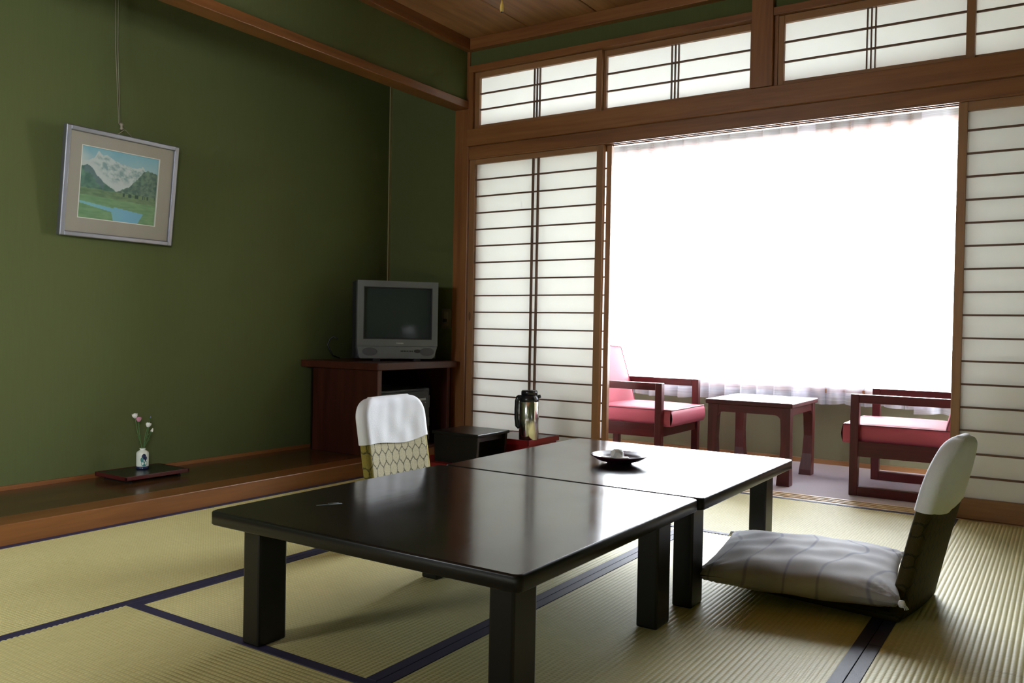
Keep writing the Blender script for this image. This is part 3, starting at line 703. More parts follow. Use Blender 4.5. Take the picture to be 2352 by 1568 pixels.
# ------------------------------------------------------------------ legless chairs (zaisu)
def rr_half(v, h, w, rad):
    if v <= h-rad: return w/2
    q = min(1.0, (v-(h-rad))/rad); return w/2-rad+rad*math.sqrt(max(0.0, 1-q*q))
def slab(mb, w, h, t, rad, v0, place, mi_f=0, mi_e=0, nu=18, nv=24, infl=0.0, hem=None, wr=0.0, seed=1):
    """padded board: u across, v up, n thickness; rounded section. 'place' maps (u, v, n) to the chair's space"""
    rnd = random.Random(seed); ph = [rnd.uniform(0, 6.28) for _ in range(8)]
    sec = []; na = 8                                   # (side, along flat 0..1 or angle)
    for i in range(nu+1): sec.append(('f', 1-2*i/nu, 1))
    for i in range(1, na): sec.append(('a', -1, math.pi/2+math.pi*i/na))
    for i in range(nu+1): sec.append(('f', -1+2*i/nu, -1))
    for i in range(1, na): sec.append(('a', 1, -math.pi/2+math.pi*i/na))
    rows_ = []; tops = [0.0]*1
    for j in range(nv+1):
        b = 1-(1-j/nv)**1.6
        row = []
        for (k, q, q2) in sec:
            vlo = v0+(hem(0.5+0.5*q if k == 'f' else 0.5+0.5*q) if hem else 0)
            v = vlo+(h+infl-vlo)*b
            hw = rr_half(min(v, h), h, w, rad)+infl
            dt = max(0.0, (v-(h-0.03))/(0.03+infl)); tk = (t/2+infl)*math.sqrt(max(0.03, 1-dt*dt*0.97))
            rc = min(tk, hw*0.9)
            if k == 'f': uu = q*(hw-rc); n = q2*tk
            else: uu = q*(hw-rc)+rc*math.cos(q2); n = tk*math.sin(q2)
            if wr and k == 'f':
                ed = 1-abs(q)**6
                n += q2*wr*ed*(math.sin(uu*52+ph[0]+v*14)*0.5+math.sin(uu*85-v*26+ph[1])*0.35+math.sin((uu*0.8+v)*60+ph[2])*0.25)
            row.append(mb.bm.verts.new(place(uu, v, n)))
        rows_.append(row)
    m = len(sec)
    for A, B in zip(rows_, rows_[1:]):
        for i in range(m):
            fc = mb.bm.faces.new((A[i], A[(i+1) % m], B[(i+1) % m], B[i])); fc.smooth = True
            fl_ = sec[i][0] == 'f' and sec[(i+1) % m][0] == 'f'
            fc.material_index = mi_f if fl_ else mi_e
    T = rows_[-1]
    for i in range(nu): 
        a, b_, c, d_ = T[i], T[i+1], T[nu+na+nu-i-1], T[nu+na+nu-i]
        try: fc = mb.bm.faces.new((a, b_, c, d_)); fc.smooth = True; fc.material_index = mi_e
        except ValueError: pass
    mb.bm.faces.new([T[i] for i in range(nu, nu+na+1)]); mb.bm.faces.new([T[i % m] for i in range(2*nu+na, 2*nu+2*na+1)])
    if not hem: mb.bm.faces.new(rows_[0][::-1])
    bmesh.ops.recalc_face_normals(mb.bm, faces=mb.bm.faces[:])
def zaisu(label, loc, rz, mats, lean, W=0.375, H=0.545, cover0=0.275, th=0.042, seed=1, rad=0.085):
    """local: +x is where the sitter faces; back stands at x=0 and leans towards -x"""
    t = thing('floor_chair', label, 'floor chair', loc, rz)
    def place(u_, v, n):
        k = v/H; xx = -math.tan(lean)*v*(0.92+0.08*k)+0.010*(1-(2*u_/W)**2)*-1
        return (xx+n*math.cos(lean), u_, v*1.0+n*math.sin(lean)*0.6+0.012)
    b = MB(); slab(b, W, H, th, rad, 0.0, place, 0, 1)
    b.build('backrest', [mats[0], mats[1]], t, weld=0.0002)
    s = MB()
    s.box(-0.02, 0.42, -W/2, W/2, 0.0, 0.026, bev=0.010, seg=3)
    s.build('seat', mats[1], t)
    cv = MB(); rnd = random.Random(seed); p1 = rnd.uniform(0, 6)
    hm = lambda a: 0.010*math.sin(5.0*a+p1)+0.012*(a-0.5)
    slab(cv, W, H, th, rad, cover0, place, 0, 0, nu=40, nv=36, infl=0.0045, hem=hm, wr=0.0015, seed=seed)
    o = cv.build('headrest_cover', Mwhite, t, label='white cotton slip-over cover', weld=0.0002)
    return t
zaisu('gold brocade floor chair with white cover on the far side of the table', (-2.036, 2.388, 0.001), R(3), (Mbro, Mbroe), R(9.5), W=0.372, H=0.512, cover0=0.347, seed=4, th=0.044, rad=0.075)
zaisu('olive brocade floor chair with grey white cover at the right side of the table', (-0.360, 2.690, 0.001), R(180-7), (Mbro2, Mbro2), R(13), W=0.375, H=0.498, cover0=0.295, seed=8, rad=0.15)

def zabuton():
    t = thing('floor_cushion', 'pale grey floor cushion lying on the right floor chair', 'cushion', (-0.655, 2.650, 0.027), R(8))
    W, D, T = 0.545, 0.56, 0.058
    rnd = random.Random(5); ph = [rnd.uniform(0, 6.28) for _ in range(6)]
    def P(a, b, s):
        e, g = 2*a-1, 2*b-1
        fx = math.copysign(1-(1-abs(e))**1.3, e); fy = math.copysign(1-(1-abs(g))**1.3, g)
        X = W/2*fx*(1-0.045*(1-g*g)*0.0-0.05*(1-fy*fy)*abs(fx)); Y = D/2*fy*(1-0.05*(1-fx*fx)*abs(fy))
        k = ((1-abs(fx)**2.6)*(1-abs(fy)**2.6)); k = max(0.0, k)**0.42
        z = s*T*k
        cornery = (abs(fx)*abs(fy))**3
        z += s*0.004*k*(math.sin(X*38+Y*21+ph[0])*0.6+math.sin(Y*55-X*18+ph[1])*0.4)
        pk_ = 0.006*math.sin(math.atan2(Y-D/2*math.copysign(1, fy), X-W/2*math.copysign(1, fx))*16+ph[2])*math.exp(-((abs(X)-W/2)**2+(abs(Y)-D/2)**2)/0.006)
        return (X, Y, T*0.98+z*(1.0 if s > 0 else 0.97)+s*pk_+0.0*cornery)
    mb = MB(); mb.grid(lambda a, b: P(a, b, 1), 44, 44); mb.grid(lambda a, b: P(1-a, b, -1), 44, 44)
    mb.build('cushion_body', Mcush, t, weld=0.0003)
    for (sx, sy) in ((1, -1), (-1, -1), (1, 1), (-1, 1)):
        k = MB(); c0 = Vector((sx*W/2, sy*D/2, T*0.98))
        k.lathe([(0, -0.010), (0.007, -0.008), (0.010, 0), (0.007, 0.008), (0, 0.010)], c0.x, c0.y, c0.z, n=12)
        for i in range(7):
            a = R(-60+20*i); dd = Vector((sx*math.cos(a), sy*abs(math.sin(a))*0.9+0.15*sy, 0)).normalized()
            k.tube([c0, c0+dd*0.010+Vector((0, 0, -0.003)), c0+dd*0.017+Vector((0, 0, -0.011))], 0.0017, 5)
        k.build('tassel', Mwhite, t)
zabuton()

# ------------------------------------------------------------------ picture with its wires
def picture():
    BL, TL = (-3.682, 1.163), (-3.628, 1.640)       # (x, z) of bottom and top edges: hangs leaning forward
    y0, y1 = 1.962, 2.512
    ang = math.atan2(TL[0]-BL[0], TL[1]-BL[1]); Hh = math.hypot(TL[0]-BL[0], TL[1]-BL[1]); Ww = y1-y0
    t = thing('framed_picture', 'silver framed mountain landscape hanging tilted on the green wall', 'picture', (BL[0], (y0+y1)/2, BL[1]))
    t.rotation_euler = (0, ang, 0)                 # local: y across, z up, x out of the wall
    fw, dp = 0.022, 0.030
    f_ = MB()
    f_.box(-0.012, dp-0.012, -Ww/2, -Ww/2+fw, 0, Hh, bev=0.004); f_.box(-0.012, dp-0.012, Ww/2-fw, Ww/2, 0, Hh, bev=0.004)
    f_.box(-0.012, dp-0.012, -Ww/2+fw-0.002, Ww/2-fw+0.002, 0, fw, bev=0.004); f_.box(-0.012, dp-0.012, -Ww/2+fw-0.002, Ww/2-fw+0.002, Hh-fw, Hh, bev=0.004)
    f_.build('frame', Msilver, t)
    a0, a1, b0, b1 = -0.195, 0.185, 0.085, 0.405
    mt = MB()
    for q in ((-Ww/2+fw, a0, fw, Hh-fw), (a1, Ww/2-fw, fw, Hh-fw), (a0, a1, fw, b0), (a0, a1, b1, Hh-fw)): mt.box(0.0, 0.004, q[0], q[1], q[2], q[3])
    m_ = mt.build('mount', Mmat, t)
    bv = MB()
    for q in ((a0-.0005, a0+0.003, b0, b1), (a1-0.003, a1+.0005, b0, b1), (a0, a1, b0-.0005, b0+0.003), (a0, a1, b1-0.003, b1+.0005)): bv.box(-0.004, 0.0045, q[0], q[1], q[2], q[3])
    bv.build('mount_edge', Mbevel, m_)
    # painting: colour laid on a fine grid
    nx, nz = 150, 120; pb = MB()
    pb.grid(lambda a, b: (-0.003, a0+(a1-a0)*a, b0+(b1-b0)*b), nx, nz, smooth=False)
    po = pb.build('painting', Mpaint, t, label='mountain lake landscape with snowy peaks')
    me = po.data; ca = me.color_attributes.new('paint', 'FLOAT_COLOR', 'POINT')
    from mathutils import noise as mn
    def noise(a, b, s): return max(-1, min(1, 1.5*mn.fractal(Vector((a*s*0.45+s, b*s*0.45, s*0.3)), 0.9, 2.0, 3)))
    def lerp(c, d_, k): k = max(0, min(1, k)); return tuple(c[i]+(d_[i]-c[i])*k for i in range(3))
    def interp(pts, q):
        for (x0, y0_), (x1, y1_) in zip(pts, pts[1:]):
            if q <= x1: return y0_+(y1_-y0_)*(q-x0)/(x1-x0)
        return pts[-1][1]
    snow = [(0, .80), (.10, .80), (.17, .86), (.215, .955), (.27, .90), (.32, .92), (.42, .86), (.50, .83), (.60, .82), (.70, .80), (.79, .84), (.85, .76), (1, .70)]
    lhill = [(0, .715), (.08, .74), (.13, .735), (.2, .64), (.30, .53), (.40, .475), (.47, .43), (.60, .42), (1, .42)]
    rhill = [(0, .38), (.48, .43), (.52, .46), (.62, .52), (.70, .61), (.80, .76), (.86, .80), (.93, .785), (1, .76)]
    for i, v in enumerate(me.vertices):
        a = (v.co.y-a0)/(a1-a0); b = (v.co.z-b0)/(b1-b0)
        c = lerp((.46, .66, .68), (.20, .47, .60), (b-.65)*2.4+noise(a, b, 9)*.15)
        if a < .16: c = lerp((.62, .70, .68), c, (a*5+max(0, b-.86)*6))
        hs = interp(snow, a)+noise(a, 0, 60)*.006
        if b < hs:
            valley = abs(b-(.50+1.1*max(0, .36-a)*1.25+.28*max(0, a-.62)))
            ridge = noise(a+b*.5, b, 34)+.6*noise(a, b, 75)
            c = lerp((.66, .72, .70), (.27, .40, .40), .45+ridge*.6-(hs-b < .04)*.5)
            if b < .60+1.0*max(0, .38-a)*1.1 and a < .80: c = lerp((.66, .71, .69), c, (b-(.52+1.0*max(0, .38-a)))*9)
            if a < .10: c = lerp(c, (.60, .68, .67), .5)
        hl = interp(lhill, a)+noise(a, 0, 45)*.010
        if b < hl and a < .60:
            c = lerp((.07, .17, .13), (.17, .33, .22), .5+noise(a, b, 26)*.6+(hl-b < .02)*-.3-(b-.5))
            if .06 < a < .30 and b > hl-.10: c = lerp(c, (.16, .22, .26), .6)
        hr = interp(rhill, a)+noise(a, 1, 55)*.010
        if b < hr and a > .46: c = lerp((.075, .15, .115), (.19, .30, .21), .45+noise(a, b, 40)*.7)
        if b < .425+noise(a, b, 12)*.01: c = lerp((.13, .23, .115), (.22, .33, .16), .5+noise(a, b*3, 20)*.6+(.4-b)*1.2)
        if b < .30 + .03*(1-a): c = lerp((.17, .34, .15), (.24, .42, .20), .5+noise(a, b*4, 16)*.6)
        if a > .55 and .37 < b < .42 and noise(a, 0, 50) > .12: c = (.035, .09, .055)
        # lake: thin stream from the left widening into a basin towards the right
        up = .245-.13*a+(.02 if a > .45 else 0); lo = .215-.20*a if a < .42 else (.215-.20*.42-(a-.42)*4.0 if a < .50 else -.1)
        if a > .74: lo = -.1+(a-.72)*2.2
        if lo < b < up and a < .88: c = lerp((.26, .60, .62), (.22, .52, .72), a*1.6+noise(a, b, 8)*.3)
        ca.data[i].color = (c[0]*0.80, c[1]*0.82, c[2]*0.78, 1)
    hk = MB().tube([(0.0, -0.035, Hh-0.002), (-0.002, -0.004, Hh+0.026), (-0.002, 0.004, Hh+0.026), (0.0, 0.04, Hh-0.002)], 0.0016, 6)
    hk.build('hanging_loop', Mcord, t)
    box_obj('glazing', Mpicglass, t, 0.006, 0.008, -Ww/2+fw-.001, Ww/2-fw+.001, fw-.001, Hh-fw+.001)
    wt = thing('picture_wire', 'pair of thin pale wires holding the picture, running up the wall', 'picture wire', (-3.66, 2.232, 1.66))
    w1 = MB().tube([(-3.640, 2.236, 1.672), (-3.664, 2.230, 1.70), (-3.690, 2.226, 2.05), (-3.690, 2.222, 2.44)], 0.0018, 6)
    w1.build('wire', Mcord, wt, world=True)
    w2 = MB().tube([(-3.640, 2.238, 1.672), (-3.664, 2.236, 1.70), (-3.690, 2.237, 2.05), (-3.690, 2.238, 2.44)], 0.0018, 6)
    w2.build('wire', Mcord, wt, world=True)
    MB().lathe([(0, 0), (0.005, 0.001), (0.008, 0.008), (0.005, 0.014), (0.006, 0.019), (0.009, 0.026), (0.004, 0.034), (0, 0.036)], -3.652, 2.236, 1.668, n=14).build('hook_weight', Mcord, wt, world=True)
    MB().box(-3.70, -3.684, 2.20, 2.26, 2.43, 2.46).build('rail_hook', Mcord, wt, world=True)
picture()

# ------------------------------------------------------------------ vase, board, flowers
bx0, bx1, by0, by1 = -3.665, -3.425, 2.135, 2.455
bd = thing('vase_board', 'low black and red lacquer board in the alcove under the vase', 'board', ((bx0+bx1)/2, (by0+by1)/2, 0.072))
box_obj('board', Mlac, bd, bx0+.006, bx1-.006, by0+.006, by1-.006, 0.088, 0.1045, bev=0.002, world=True)
rim = MB()
for q in ((bx0, bx1, by0, by0+.008), (bx0, bx1, by1-.008, by1), (bx0, bx0+.008, by0, by1), (bx1-.008, bx1, by0, by1)): rim.box(q[0], q[1], q[2], q[3], 0.088, 0.106, bev=0.002)
rim.build('rim', plain('dark_red_rim', (0.060, 0.006, 0.007), 0.3), bd, label='red lacquered rim', world=True)
for yy in (by0+.03, by1-.045):
    MB().prism([(bx0+.02, 0.0725), (bx1-.02, 0.0725), (bx1-.035, 0.096), (bx0+.035, 0.096)], yy, yy+.015, 'xz').build('foot', Mlac, bd, world=True)
VX, VY, VZ = -3.585, 2.318, 0.1048
vs = thing('vase', 'small white ceramic vase painted with a dark iris in the alcove', 'vase', (VX, VY, VZ))
MB().lathe([(0, 0.012), (0.027, 0.012), (0.0275, 0.016), (0.0275, 0.072), (0.025, 0.079), (0.014, 0.086), (0.0115, 0.090), (0.0145, 0.095), (0.0125, 0.0955), (0.009, 0.090), (0.009, 0.05), (0, 0.05)], n=40).build('vase_body', Mvase, vs)
MB().lathe([(0, 0), (0.0262, 0), (0.0272, 0.003), (0.0272, 0.012), (0, 0.012)], n=40).build('base_ring', Mnavy, vs, label='dark navy base band')
def decal(pts, m_, lb, off=0.0004):
    """flat glaze shape wrapped round the vase; pts = (angle, z)"""
    mb = MB(); cen = (sum(p[0] for p in pts)/len(pts), sum(p[1] for p in pts)/len(pts)); rr = 0.0275+off
    V = [mb.bm.verts.new((rr*math.cos(a), rr*math.sin(a), z)) for a, z in pts]
    c = mb.bm.verts.new((rr*math.cos(cen[0]), rr*math.sin(cen[0]), cen[1]))
    for i in range(len(V)): mb.bm.faces.new((V[i], V[(i+1) % len(V)], c))
    mb.build('painted_iris', m_, vs, label=lb)
A0 = R(-20)   # faces the camera, right of centre
def blob(ca, cz, ra, rz_, rot=0, n=14): return [(ca+ra*math.cos(q)*math.cos(rot)-rz_*20*math.sin(q)*math.sin(rot)*.5, cz+rz_*math.sin(q)*math.cos(rot)+ra*.03*math.cos(q)*math.sin(rot)) for q in [2*math.pi*i/n for i in range(n)]]
decal(blob(A0, 0.060, 0.36, 0.012), Mnavy, 'dark blue petal')
decal(blob(A0+0.22, 0.050, 0.32, 0.011, 0.4), Mnavy, 'dark blue petal', 0.0006)
decal(blob(A0-0.30, 0.044, 0.26, 0.012, -0.4), Mteal, 'teal leaf', 0.0005)
decal(blob(A0+0.05, 0.028, 0.50, 0.014, 0.1), Mteal, 'teal leaf', 0.0003)
decal(blob(A0+0.03, 0.040, 0.09, 0.006), Mvase, 'white petal highlight', 0.0009)
def flower(label, top, m_, kind, bend):
    """top = offset of the blossom from the vase mouth (y right, z up, x out)"""
    t = thing('cut_flower', label, 'flower', (VX, VY, VZ+0.06))
    tip = Vector(top); base = Vector((tip.x*0.5, tip.y*0.08, 0)); mouth = Vector((tip.x*0.5, tip.y*0.12, 0.035))
    pts = [base, mouth]+[mouth.lerp(tip, q)+Vector((0, bend*math.sin(math.pi*q), 0)) for q in (0.2, 0.4, 0.6, 0.8)]+[tip]
    MB().tube(pts, 0.0019, 6).build('stem', Mstem, t)
    b = MB(); up = (tip-pts[-2]).normalized(); rot = up.to_track_quat('Z', 'Y').to_matrix().to_4x4()
    M_ = Matrix.Translation(tip) @ rot
    if kind == 'rose':
        rr = 0.0100
        for ring, (n, ro, hh, ti) in enumerate(((5, 1.0, 0.020, 0.25), (4, 0.75, 0.021, 0.1), (3, 0.45, 0.022, 0.0))):
            for k in range(n):
                a = 2*math.pi*k/n+ring*0.6; span = 2*math.pi/n*0.62
                tt = bmesh.new(); V = []
                for i in range(7):
                    row = []
                    for j in range(6):
                        q = j/5; aa = a+span*(i/6-.5)*2*(0.5+0.5*math.sin(math.pi*min(1, q*.8+.1)))
                        rad_ = rr*ro*(0.45+0.70*math.sin(min(1.0, q*1.25)*1.9))*(1+ti*q*q*0.5)
                        row.append(tt.verts.new((rad_*math.cos(aa), rad_*math.sin(aa), hh*q*(1-0.10*(abs(i/6-.5)*2)**2))))
                    V.append(row)
                for i in range(6):
                    for j in range(5): fc = tt.faces.new((V[i][j], V[i+1][j], V[i+1][j+1], V[i][j+1])); fc.smooth = True
                b.join(tt, M_)
        b.lathe([(0, -0.001), (0.006, 0.002), (0.008, 0.008), (0.006, 0.015), (0, 0.018)], n=12, M=M_)
    else:
        s_ = 1.0 if kind == 'bud' else 0.55
        b.lathe([(0, -0.002), (0.0035*s_, 0.0), (0.0060*s_, 0.007*s_), (0.0045*s_, 0.015*s_), (0.0015*s_, 0.022*s_), (0, 0.023*s_)], n=12, M=M_)
    b.build('blossom', m_, t)
    c = MB().lathe([(0, -0.004), (0.003, -0.003), (0.0055, 0.002), (0.006, 0.005), (0.005, 0.004), (0, 0.0)], n=10, M=M_); c.build('calyx', Mstem, t)
    lf = MB(); q0 = pts[3]; sgn = 1 if top[1] > 0 else -1
    V = [q0, q0+Vector((0.004, sgn*0.007, 0.006)), q0+Vector((0.002, sgn*0.016, 0.013)), q0+Vector((-0.003, sgn*0.008, 0.010))]
    lf.bm.faces.new([lf.bm.verts.new(v) for v in V]); lf.build('leaf', Mstem, t)
flower('white rose at the upper left in the small vase', (0.012, -0.047, 0.180), Mpetw, 'rose', -0.004)
flower('pink rose in the small vase, just below the highest white one', (-0.008, -0.016, 0.160), Mpetp, 'rose', -0.003)
flower('white rose at the right in the small vase, above a pale bud', (0.010, 0.018, 0.133), Mpetw, 'rose', -0.004)
flower('pale pointed bud leaning right in the small vase', (0.002, 0.041, 0.104), Mpetw, 'bud', 0.002)
flower('tiny violet bud at the upper right in the small vase', (0.0, 0.037, 0.170), Mpetv, 'small', 0.003)

# ------------------------------------------------------------------ television cabinet
CX0, CX1, CY0, CY1, CZ = -3.700, -3.098, 3.385, 4.085, 0.588
cb = thing('tv_cabinet', 'dark reddish wooden cabinet in the alcove corner under the television', 'cabinet', ((CX0+CX1)/2, (CY0+CY1)/2, 0.075))
box_obj('cabinet_top', Mcabx, cb, CX0, CX1, CY0, CY1, CZ-0.040, CZ, bev=0.004, world=True)
box_obj('side_panel', Mcabz, cb, -3.630, -3.128, 3.412, 3.440, 0.0725, CZ-0.040, bev=0.001, world=True)
box_obj('side_panel', Mcabz, cb, -3.630, -3.128, 4.030, 4.058, 0.0725, CZ-0.040, bev=0.001, world=True)
box_obj('back_panel', Mlac, cb, -3.640, -3.625, 3.412, 4.058, 0.0725, CZ-0.040, world=True)
box_obj('bottom_shelf', Mcabx, cb, -3.625, -3.135, 3.440, 4.030, 0.0725, 0.092, world=True)
box_obj('front_edge', wood('edge_light', (0.08, 0.026, 0.016), (0.13, 0.045, 0.028), 'z', 0.4), cb, -3.128, -3.122, 3.412, 3.440, 0.0725, CZ-0.040, world=True)
fg = thing('mini_fridge', 'dark grey small refrigerator standing inside the television cabinet', 'refrigerator', (-3.37, 3.70, 0.093))
box_obj('fridge_body', Mfrid, fg, -3.60, -3.185, 3.470, 3.935, 0.0935, 0.425, bev=0.005, world=True)
dr = box_obj('fridge_door', Mfrid, fg, -3.184, -3.160, 3.473, 3.895, 0.100, 0.412, bev=0.005, world=True)
box_obj('door_recess', Mfrid2, dr, -3.161, -3.158, 3.50, 3.870, 0.12, 0.345, bev=0.001, world=True)
box_obj('name_strip', plain('strip_label', (0.35, 0.35, 0.32), 0.4), dr, -3.161, -3.157, 3.775, 3.865, 0.358, 0.370, world=True)
for z0, z1 in ((0.31, 0.385), (0.20, 0.25), (0.12, 0.17)): box_obj('hinge_strip', Mfrid2, dr, -3.184, -3.166, 3.899, 3.915, z0, z1, bev=0.002, world=True)
for k in range(4): box_obj('vent_slat', Mfrid2, dr, -3.161, -3.158, 3.49, 3.885, 0.378+k*0.008, 0.381+k*0.008, world=True)

# television: local +x to the viewer's right, front face at y=0 facing -y
def television():
    t = thing('television', 'grey tube television on the cabinet in the alcove corner', 'television', (-3.262, 3.728, CZ), R(53))
    W, H = 0.476, 0.452; Z0 = 0.014
    # bezel: bottom of the face narrows and slants back
    bz = MB(); hw = W/2
    sx0, sx1, sz0, sz1 = -hw+0.036, hw-0.034, Z0+0.112, H+Z0-0.036
    def fr_box(a, b, c, e): bz.box(a, b, 0.0, 0.045, c, e, bev=0.0)
    fr_box(-hw, sx0, Z0+0.072, H+Z0); fr_box(sx1, hw, Z0+0.072, H+Z0); fr_box(sx0, sx1, sz1, H+Z0); fr_box(sx0, sx1, Z0+0.072, sz0)
    bz.build('bezel', Mtvs, t)
    lo = MB(); T = bmesh.new()
    ring = [(-hw, Z0+0.071), (-hw+0.012, Z0+0.012), (-hw+0.022, Z0), (hw-0.030, Z0), (hw-0.016, Z0+0.012), (hw, Z0+0.071)]
    lo.prism([(x_, z_) for x_, z_ in ring], 0.004, 0.05, 'xz', bev=0.002); lo.build('lower_front', Mtvs, t)
    for cx in (-hw+0.075, hw-0.062):
        MB().prism([(cx+0.043*math.cos(q), Z0+0.040+0.024*math.sin(q)) for q in [2*math.pi*i/24 for i in range(24)]], 0.0005, 0.006, 'xz').build('speaker_grille', Mtvg, t)
    inr = MB()
    e = 0.006
    for (a, b, c, d_) in ((sx0, sx0+e, sz0, sz1), (sx1-e, sx1, sz0, sz1), (sx0, sx1, sz0, sz0+e), (sx0, sx1, sz1-e, sz1)): inr.box(a, b, 0.002, 0.028, c, d_)
    inr.build('screen_surround', Mtvd, t)
    sc = MB()
    def fs(a, b):
        X = sx0+e*.5+(sx1-sx0-e)*a; Z = sz0+e*.5+(sz1-sz0-e)*b
        return (X, 0.024-0.016*(1-(2*a-1)**2)*0.6-0.016*(1-(2*b-1)**2)*0.4, Z)
    sc.grid(fs, 24, 20); sc.build('screen', Mscreen, t)
    bk = MB()
    bt = bmesh.new(); L = []
    for y_, sw, zl, zh in ((0.046, hw, Z0, H+Z0), (0.20, hw-0.002, Z0, H+Z0-0.004), (0.27, hw-0.05, Z0+0.004, H-0.06), (0.40, hw-0.11, Z0+0.006, H-0.12)):
        L.append([bt.verts.new(q) for q in ((-sw, y_, zl), (sw, y_, zl), (sw, y_, zh), (-sw, y_, zh))])
    for A, B in zip(L, L[1:]):
        for k in range(4): bt.faces.new((A[k], A[(k+1) % 4], B[(k+1) % 4], B[k]))
    bt.faces.new(L[0]); bt.faces.new(L[-1]); bmesh.ops.recalc_face_normals(bt, faces=bt.faces[:])
    bk.join(bt); bk.build('rear_housing', Mtvd, t)
    MB().prism([(-0.075, Z0+0.054), (0.0, Z0+0.054), (0.012, Z0+0.044), (0.0, Z0+0.032), (-0.075, Z0+0.032)], 0.002, 0.006, 'xz', bev=0.001).build('flap', Mtvs, t)
    for k in range(8): box_obj('button', Mtvd, t, 0.018+k*0.0095, 0.024+k*0.0095, 0.0015, 0.006, Z0+0.040, Z0+0.047)
    MB().prism([(0.118+0.021*math.cos(q), Z0+0.044+0.010*math.sin(q)) for q in [2*math.pi*i/20 for i in range(20)]], 0.001, 0.006, 'xz').build('sensor_window', Mtvd, t)
    # small light wordmark under the screen
    cu = bpy.data.curves.new('wordmark', 'FONT'); cu.body = 'TOSHIBA'; cu.size = 0.0105; cu.align_x = 'CENTER'; cu.extrude = 0.0006
    tmp = bpy.data.objects.new('tmp', cu); COL.objects.link(tmp)
    bpy.context.view_layer.update()
    me = bpy.data.meshes.new_from_object(tmp); bpy.data.objects.remove(tmp)
    me.name = 'wordmark'; me.materials.clear(); me.materials.append(Mlogo)
    wo = bpy.data.objects.new('wordmark', me); COL.objects.link(wo); wo.parent = t
    wo.rotation_euler = (R(90), 0, 0); wo.location = (0.012, -0.0005, Z0+0.086)
    for fx in (-0.14, 0.10): box_obj('foot', Mtvd, t, fx, fx+0.04, 0.01, 0.05, 0.0, Z0+0.002)
    box_obj('foot', Mtvd, t, -0.05, 0.05, 0.28, 0.32, 0.0, Z0+0.012)
    return t
tvt = television()
cw = thing('power_cable', 'thin black cable hanging in a loop left of the television', 'cable', (-3.62, 3.52, CZ))
MB().tube([(-3.62, 3.60, CZ+0.12), (-3.645, 3.59, CZ+0.135), (-3.66, 3.575, CZ+0.12), (-3.67, 3.565, CZ+0.085), (-3.65, 3.57, CZ+0.05), (-3.66, 3.60, CZ+0.02), (-3.665, 3.66, CZ+0.005)], 0.004, 8).build('cable', Mtvd, cw, world=True)
sk = thing('wall_socket', 'beige wall plate with a black plug on the green wall beside the post', 'socket', (-3.221, YS+0.02, 0.844))
box_obj('plate', Mplate, sk, -3.258, -3.184, YS+0.012, YS+0.0198, 0.784, 0.904, bev=0.002, world=True)
box_obj('socket_insert', plain('cream_insert', (0.26, 0.24, 0.17), 0.4), sk, -3.238, -3.204, YS+0.009, YS+0.013, 0.80, 0.888, bev=0.001, world=True)
box_obj('plug', Mtvd, sk, -3.232, -3.212, YS-0.012, YS+0.010, 0.822, 0.842, bev=0.003, world=True)

# ------------------------------------------------------------------ lacquer stands and vacuum flask
def red_stand():
    x0, x1, y0, y1, H = -2.655, -2.345, 3.725, 4.045, 0.200
    t = thing('tray_stand', 'red lacquer stand with a dark top under the steel flask', 'tray stand', ((x0+x1)/2, (y0+y1)/2, 0))
    box_obj('stand_top', Mredtop, t, x0+.004, x1-.004, y0+.004, y1-.004, H-0.012, H, world=True)
    rim_ = MB()
    for q in ((x0, x1, y0, y0+.006), (x0, x1, y1-.006, y1), (x0, x0+.006, y0, y1), (x1-.006, x1, y0, y1)): rim_.box(q[0], q[1], q[2], q[3], H-0.026, H+0.003, bev=0.0015)
    rim_.build('rim', Mred, t, world=True)
    for xx in (x0+.012, x1-.022):   # side boards with a cut-out
        c0, c1 = y0+.012, y1-.012
        MB().prism([(c0, 0), (c0+.05, 0), (c0+.05, H-.07), (c0+.075, H-.045), (c1-.075, H-.045), (c1-.05, H-.07), (c1-.05, 0), (c1, 0), (c1, H-.013), (c0, H-.013)], xx, xx+.010, 'yz').build('side_board', Mred, t, world=True)
    for yy in (y0+.012, y1-.022): box_obj('side_board', Mred, t, x0+.023, x1-.023, yy, yy+.010, 0.0, H-.013, world=True)
red_stand()
def red_base():
    x0, x1, y0, y1, H = -2.86, -2.372, 3.36, 3.70, 0.098
    t = thing('low_tray', 'low red lacquer tray on the mats under the small black stand', 'tray', ((x0+x1)/2, (y0+y1)/2, 0))
    box_obj('tray_board', Mred, t, x0, x1, y0, y1, H-0.040, H, bev=0.003, world=True)
    for xx in (x0+.04, x1-.06):
        for yy in (y0+.03, y1-.05): box_obj('foot', Mlac, t, xx, xx+.02, yy, yy+.02, 0.0, H-.040, world=True)
red_base()
def black_stand():
    x0, x1, y0, y1, Z0, H = -2.735, -2.440, 3.400, 3.690, 0.0985, 0.256
    t = thing('small_stand', 'small black lacquer stand on the red tray left of the flask', 'stand', ((x0+x1)/2, (y0+y1)/2, Z0))
    box_obj('stand_top', Mlac, t, x0, x1, y0, y1, H-.016, H, bev=0.004, world=True)
    for yy in (y0+.012, y1-.030):
        MB().prism([(x0+.012, Z0), (x1-.018, Z0), (x1-.008, H-.016), (x0+.008, H-.016)], yy, yy+.018, 'xz').build('leg_board', Mlac, t, world=True)
    box_obj('crossbar', Mlac, t, x0+.02, x1-.03, y0+.030, y1-.030, H-.045, H-.017, world=True)
black_stand()
fk = thing('vacuum_flask', 'steel vacuum flask with black lid and handle on the red stand', 'flask', (-2.392, 3.800, 0.2005), R(0))
fr_ = 0.0530
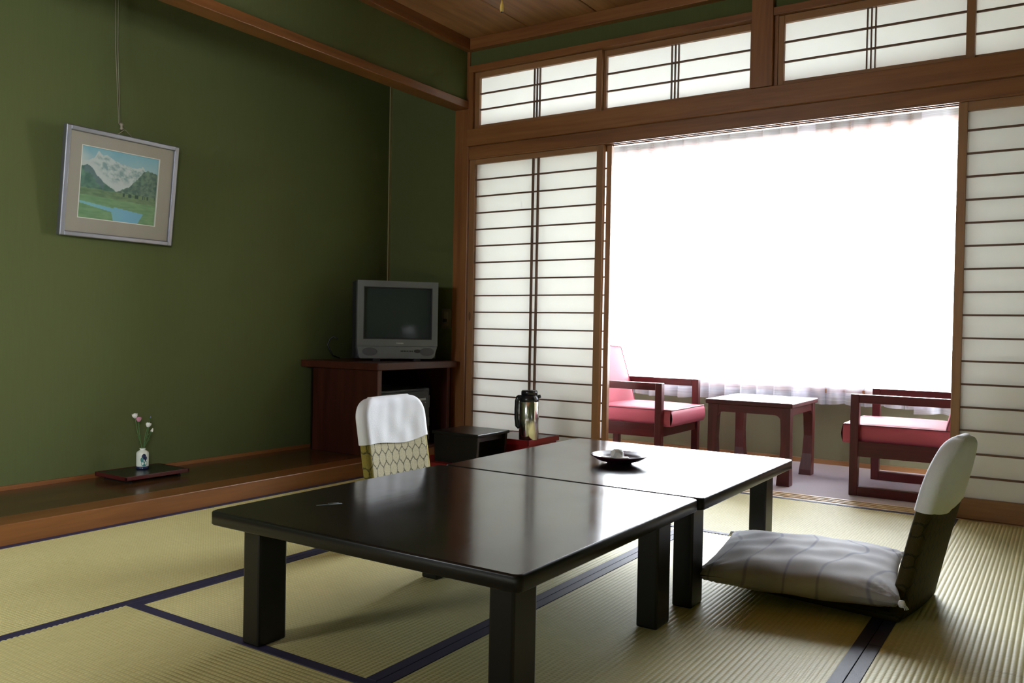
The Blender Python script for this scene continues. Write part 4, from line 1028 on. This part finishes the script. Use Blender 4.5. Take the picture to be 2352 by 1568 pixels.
MB().lathe([(0, 0), (fr_-.002, 0), (fr_, 0.003), (fr_, 0.2), (fr_-.002, 0.203), (0, 0.203)], n=48).build('steel_body', Msteel, fk)
MB().lathe([(0, 0.2032), (fr_-.001, 0.2032), (fr_+.0005, 0.206), (fr_-.001, 0.220), (fr_-.008, 0.234), (fr_-.011, 0.238), (0, 0.238)], n=48).build('shoulder', Mblackp, fk)
MB().lathe([(0, 0.2382), (fr_-.009, 0.2382), (fr_-.0095, 0.255), (fr_-.013, 0.261), (0, 0.262)], n=40).build('lid', Mblackp, fk)
ha = R(213.5)    # handle points to the viewer's left
hx, hy = math.cos(ha), math.sin(ha)
def hp(rr, z): return (hx*rr, hy*rr, z)
MB().tube([hp(fr_-.006, 0.222), hp(fr_+.008, 0.222), hp(fr_+.012, 0.205), hp(fr_+.014, 0.16), hp(fr_+.013, 0.11), hp(fr_+.009, 0.072), hp(fr_-.003, 0.062)], 0.013, 10, flat=0.9).build('handle', Mblackp, fk)
box_obj('hinge', Mblackp, fk, hx*(fr_-.004)-.012, hx*(fr_-.004)+.012, hy*(fr_-.004)-.012, hy*(fr_-.004)+.012, 0.205, 0.236, bev=0.004)
MB().tube([(-hx*(fr_-.012), -hy*(fr_-.012), 0.225), (-hx*(fr_+.008), -hy*(fr_+.008), 0.232)], 0.012, 10, taper=[1, 0.7]).build('spout', Mblackp, fk)

# ------------------------------------------------------------------ lamp pull cord
pc = thing('lamp_pull_cord', 'thin lamp pull cord with a yellow knob hanging from the ceiling', 'pull cord', (-1.66, 2.41, 1.885))
MB().tube([(-1.66, 2.41, 1.925), (-1.66, 2.41, ZC)], 0.0012, 6).build('cord', Mcord, pc, world=True)
MB().lathe([(0, 0.0), (0.0045, 0.001), (0.0062, 0.006), (0.0068, 0.012), (0.0058, 0.022), (0.0035, 0.034), (0.0015, 0.042), (0, 0.043)], n=20).build('knob', Mbrass, pc)
MB().lathe([(0, -0.004), (0.0025, -0.003), (0.0035, 0.001), (0, 0.002)], n=12).build('knob_tip', Mtvd, pc)
MB().lathe([(0, -0.012), (0.02, -0.012), (0.03, -0.002), (0.03, 0.0), (0, 0.0)], -1.66, 2.41, ZC-0.0005, n=20).build('ceiling_rose', Mbrass, pc, world=True)
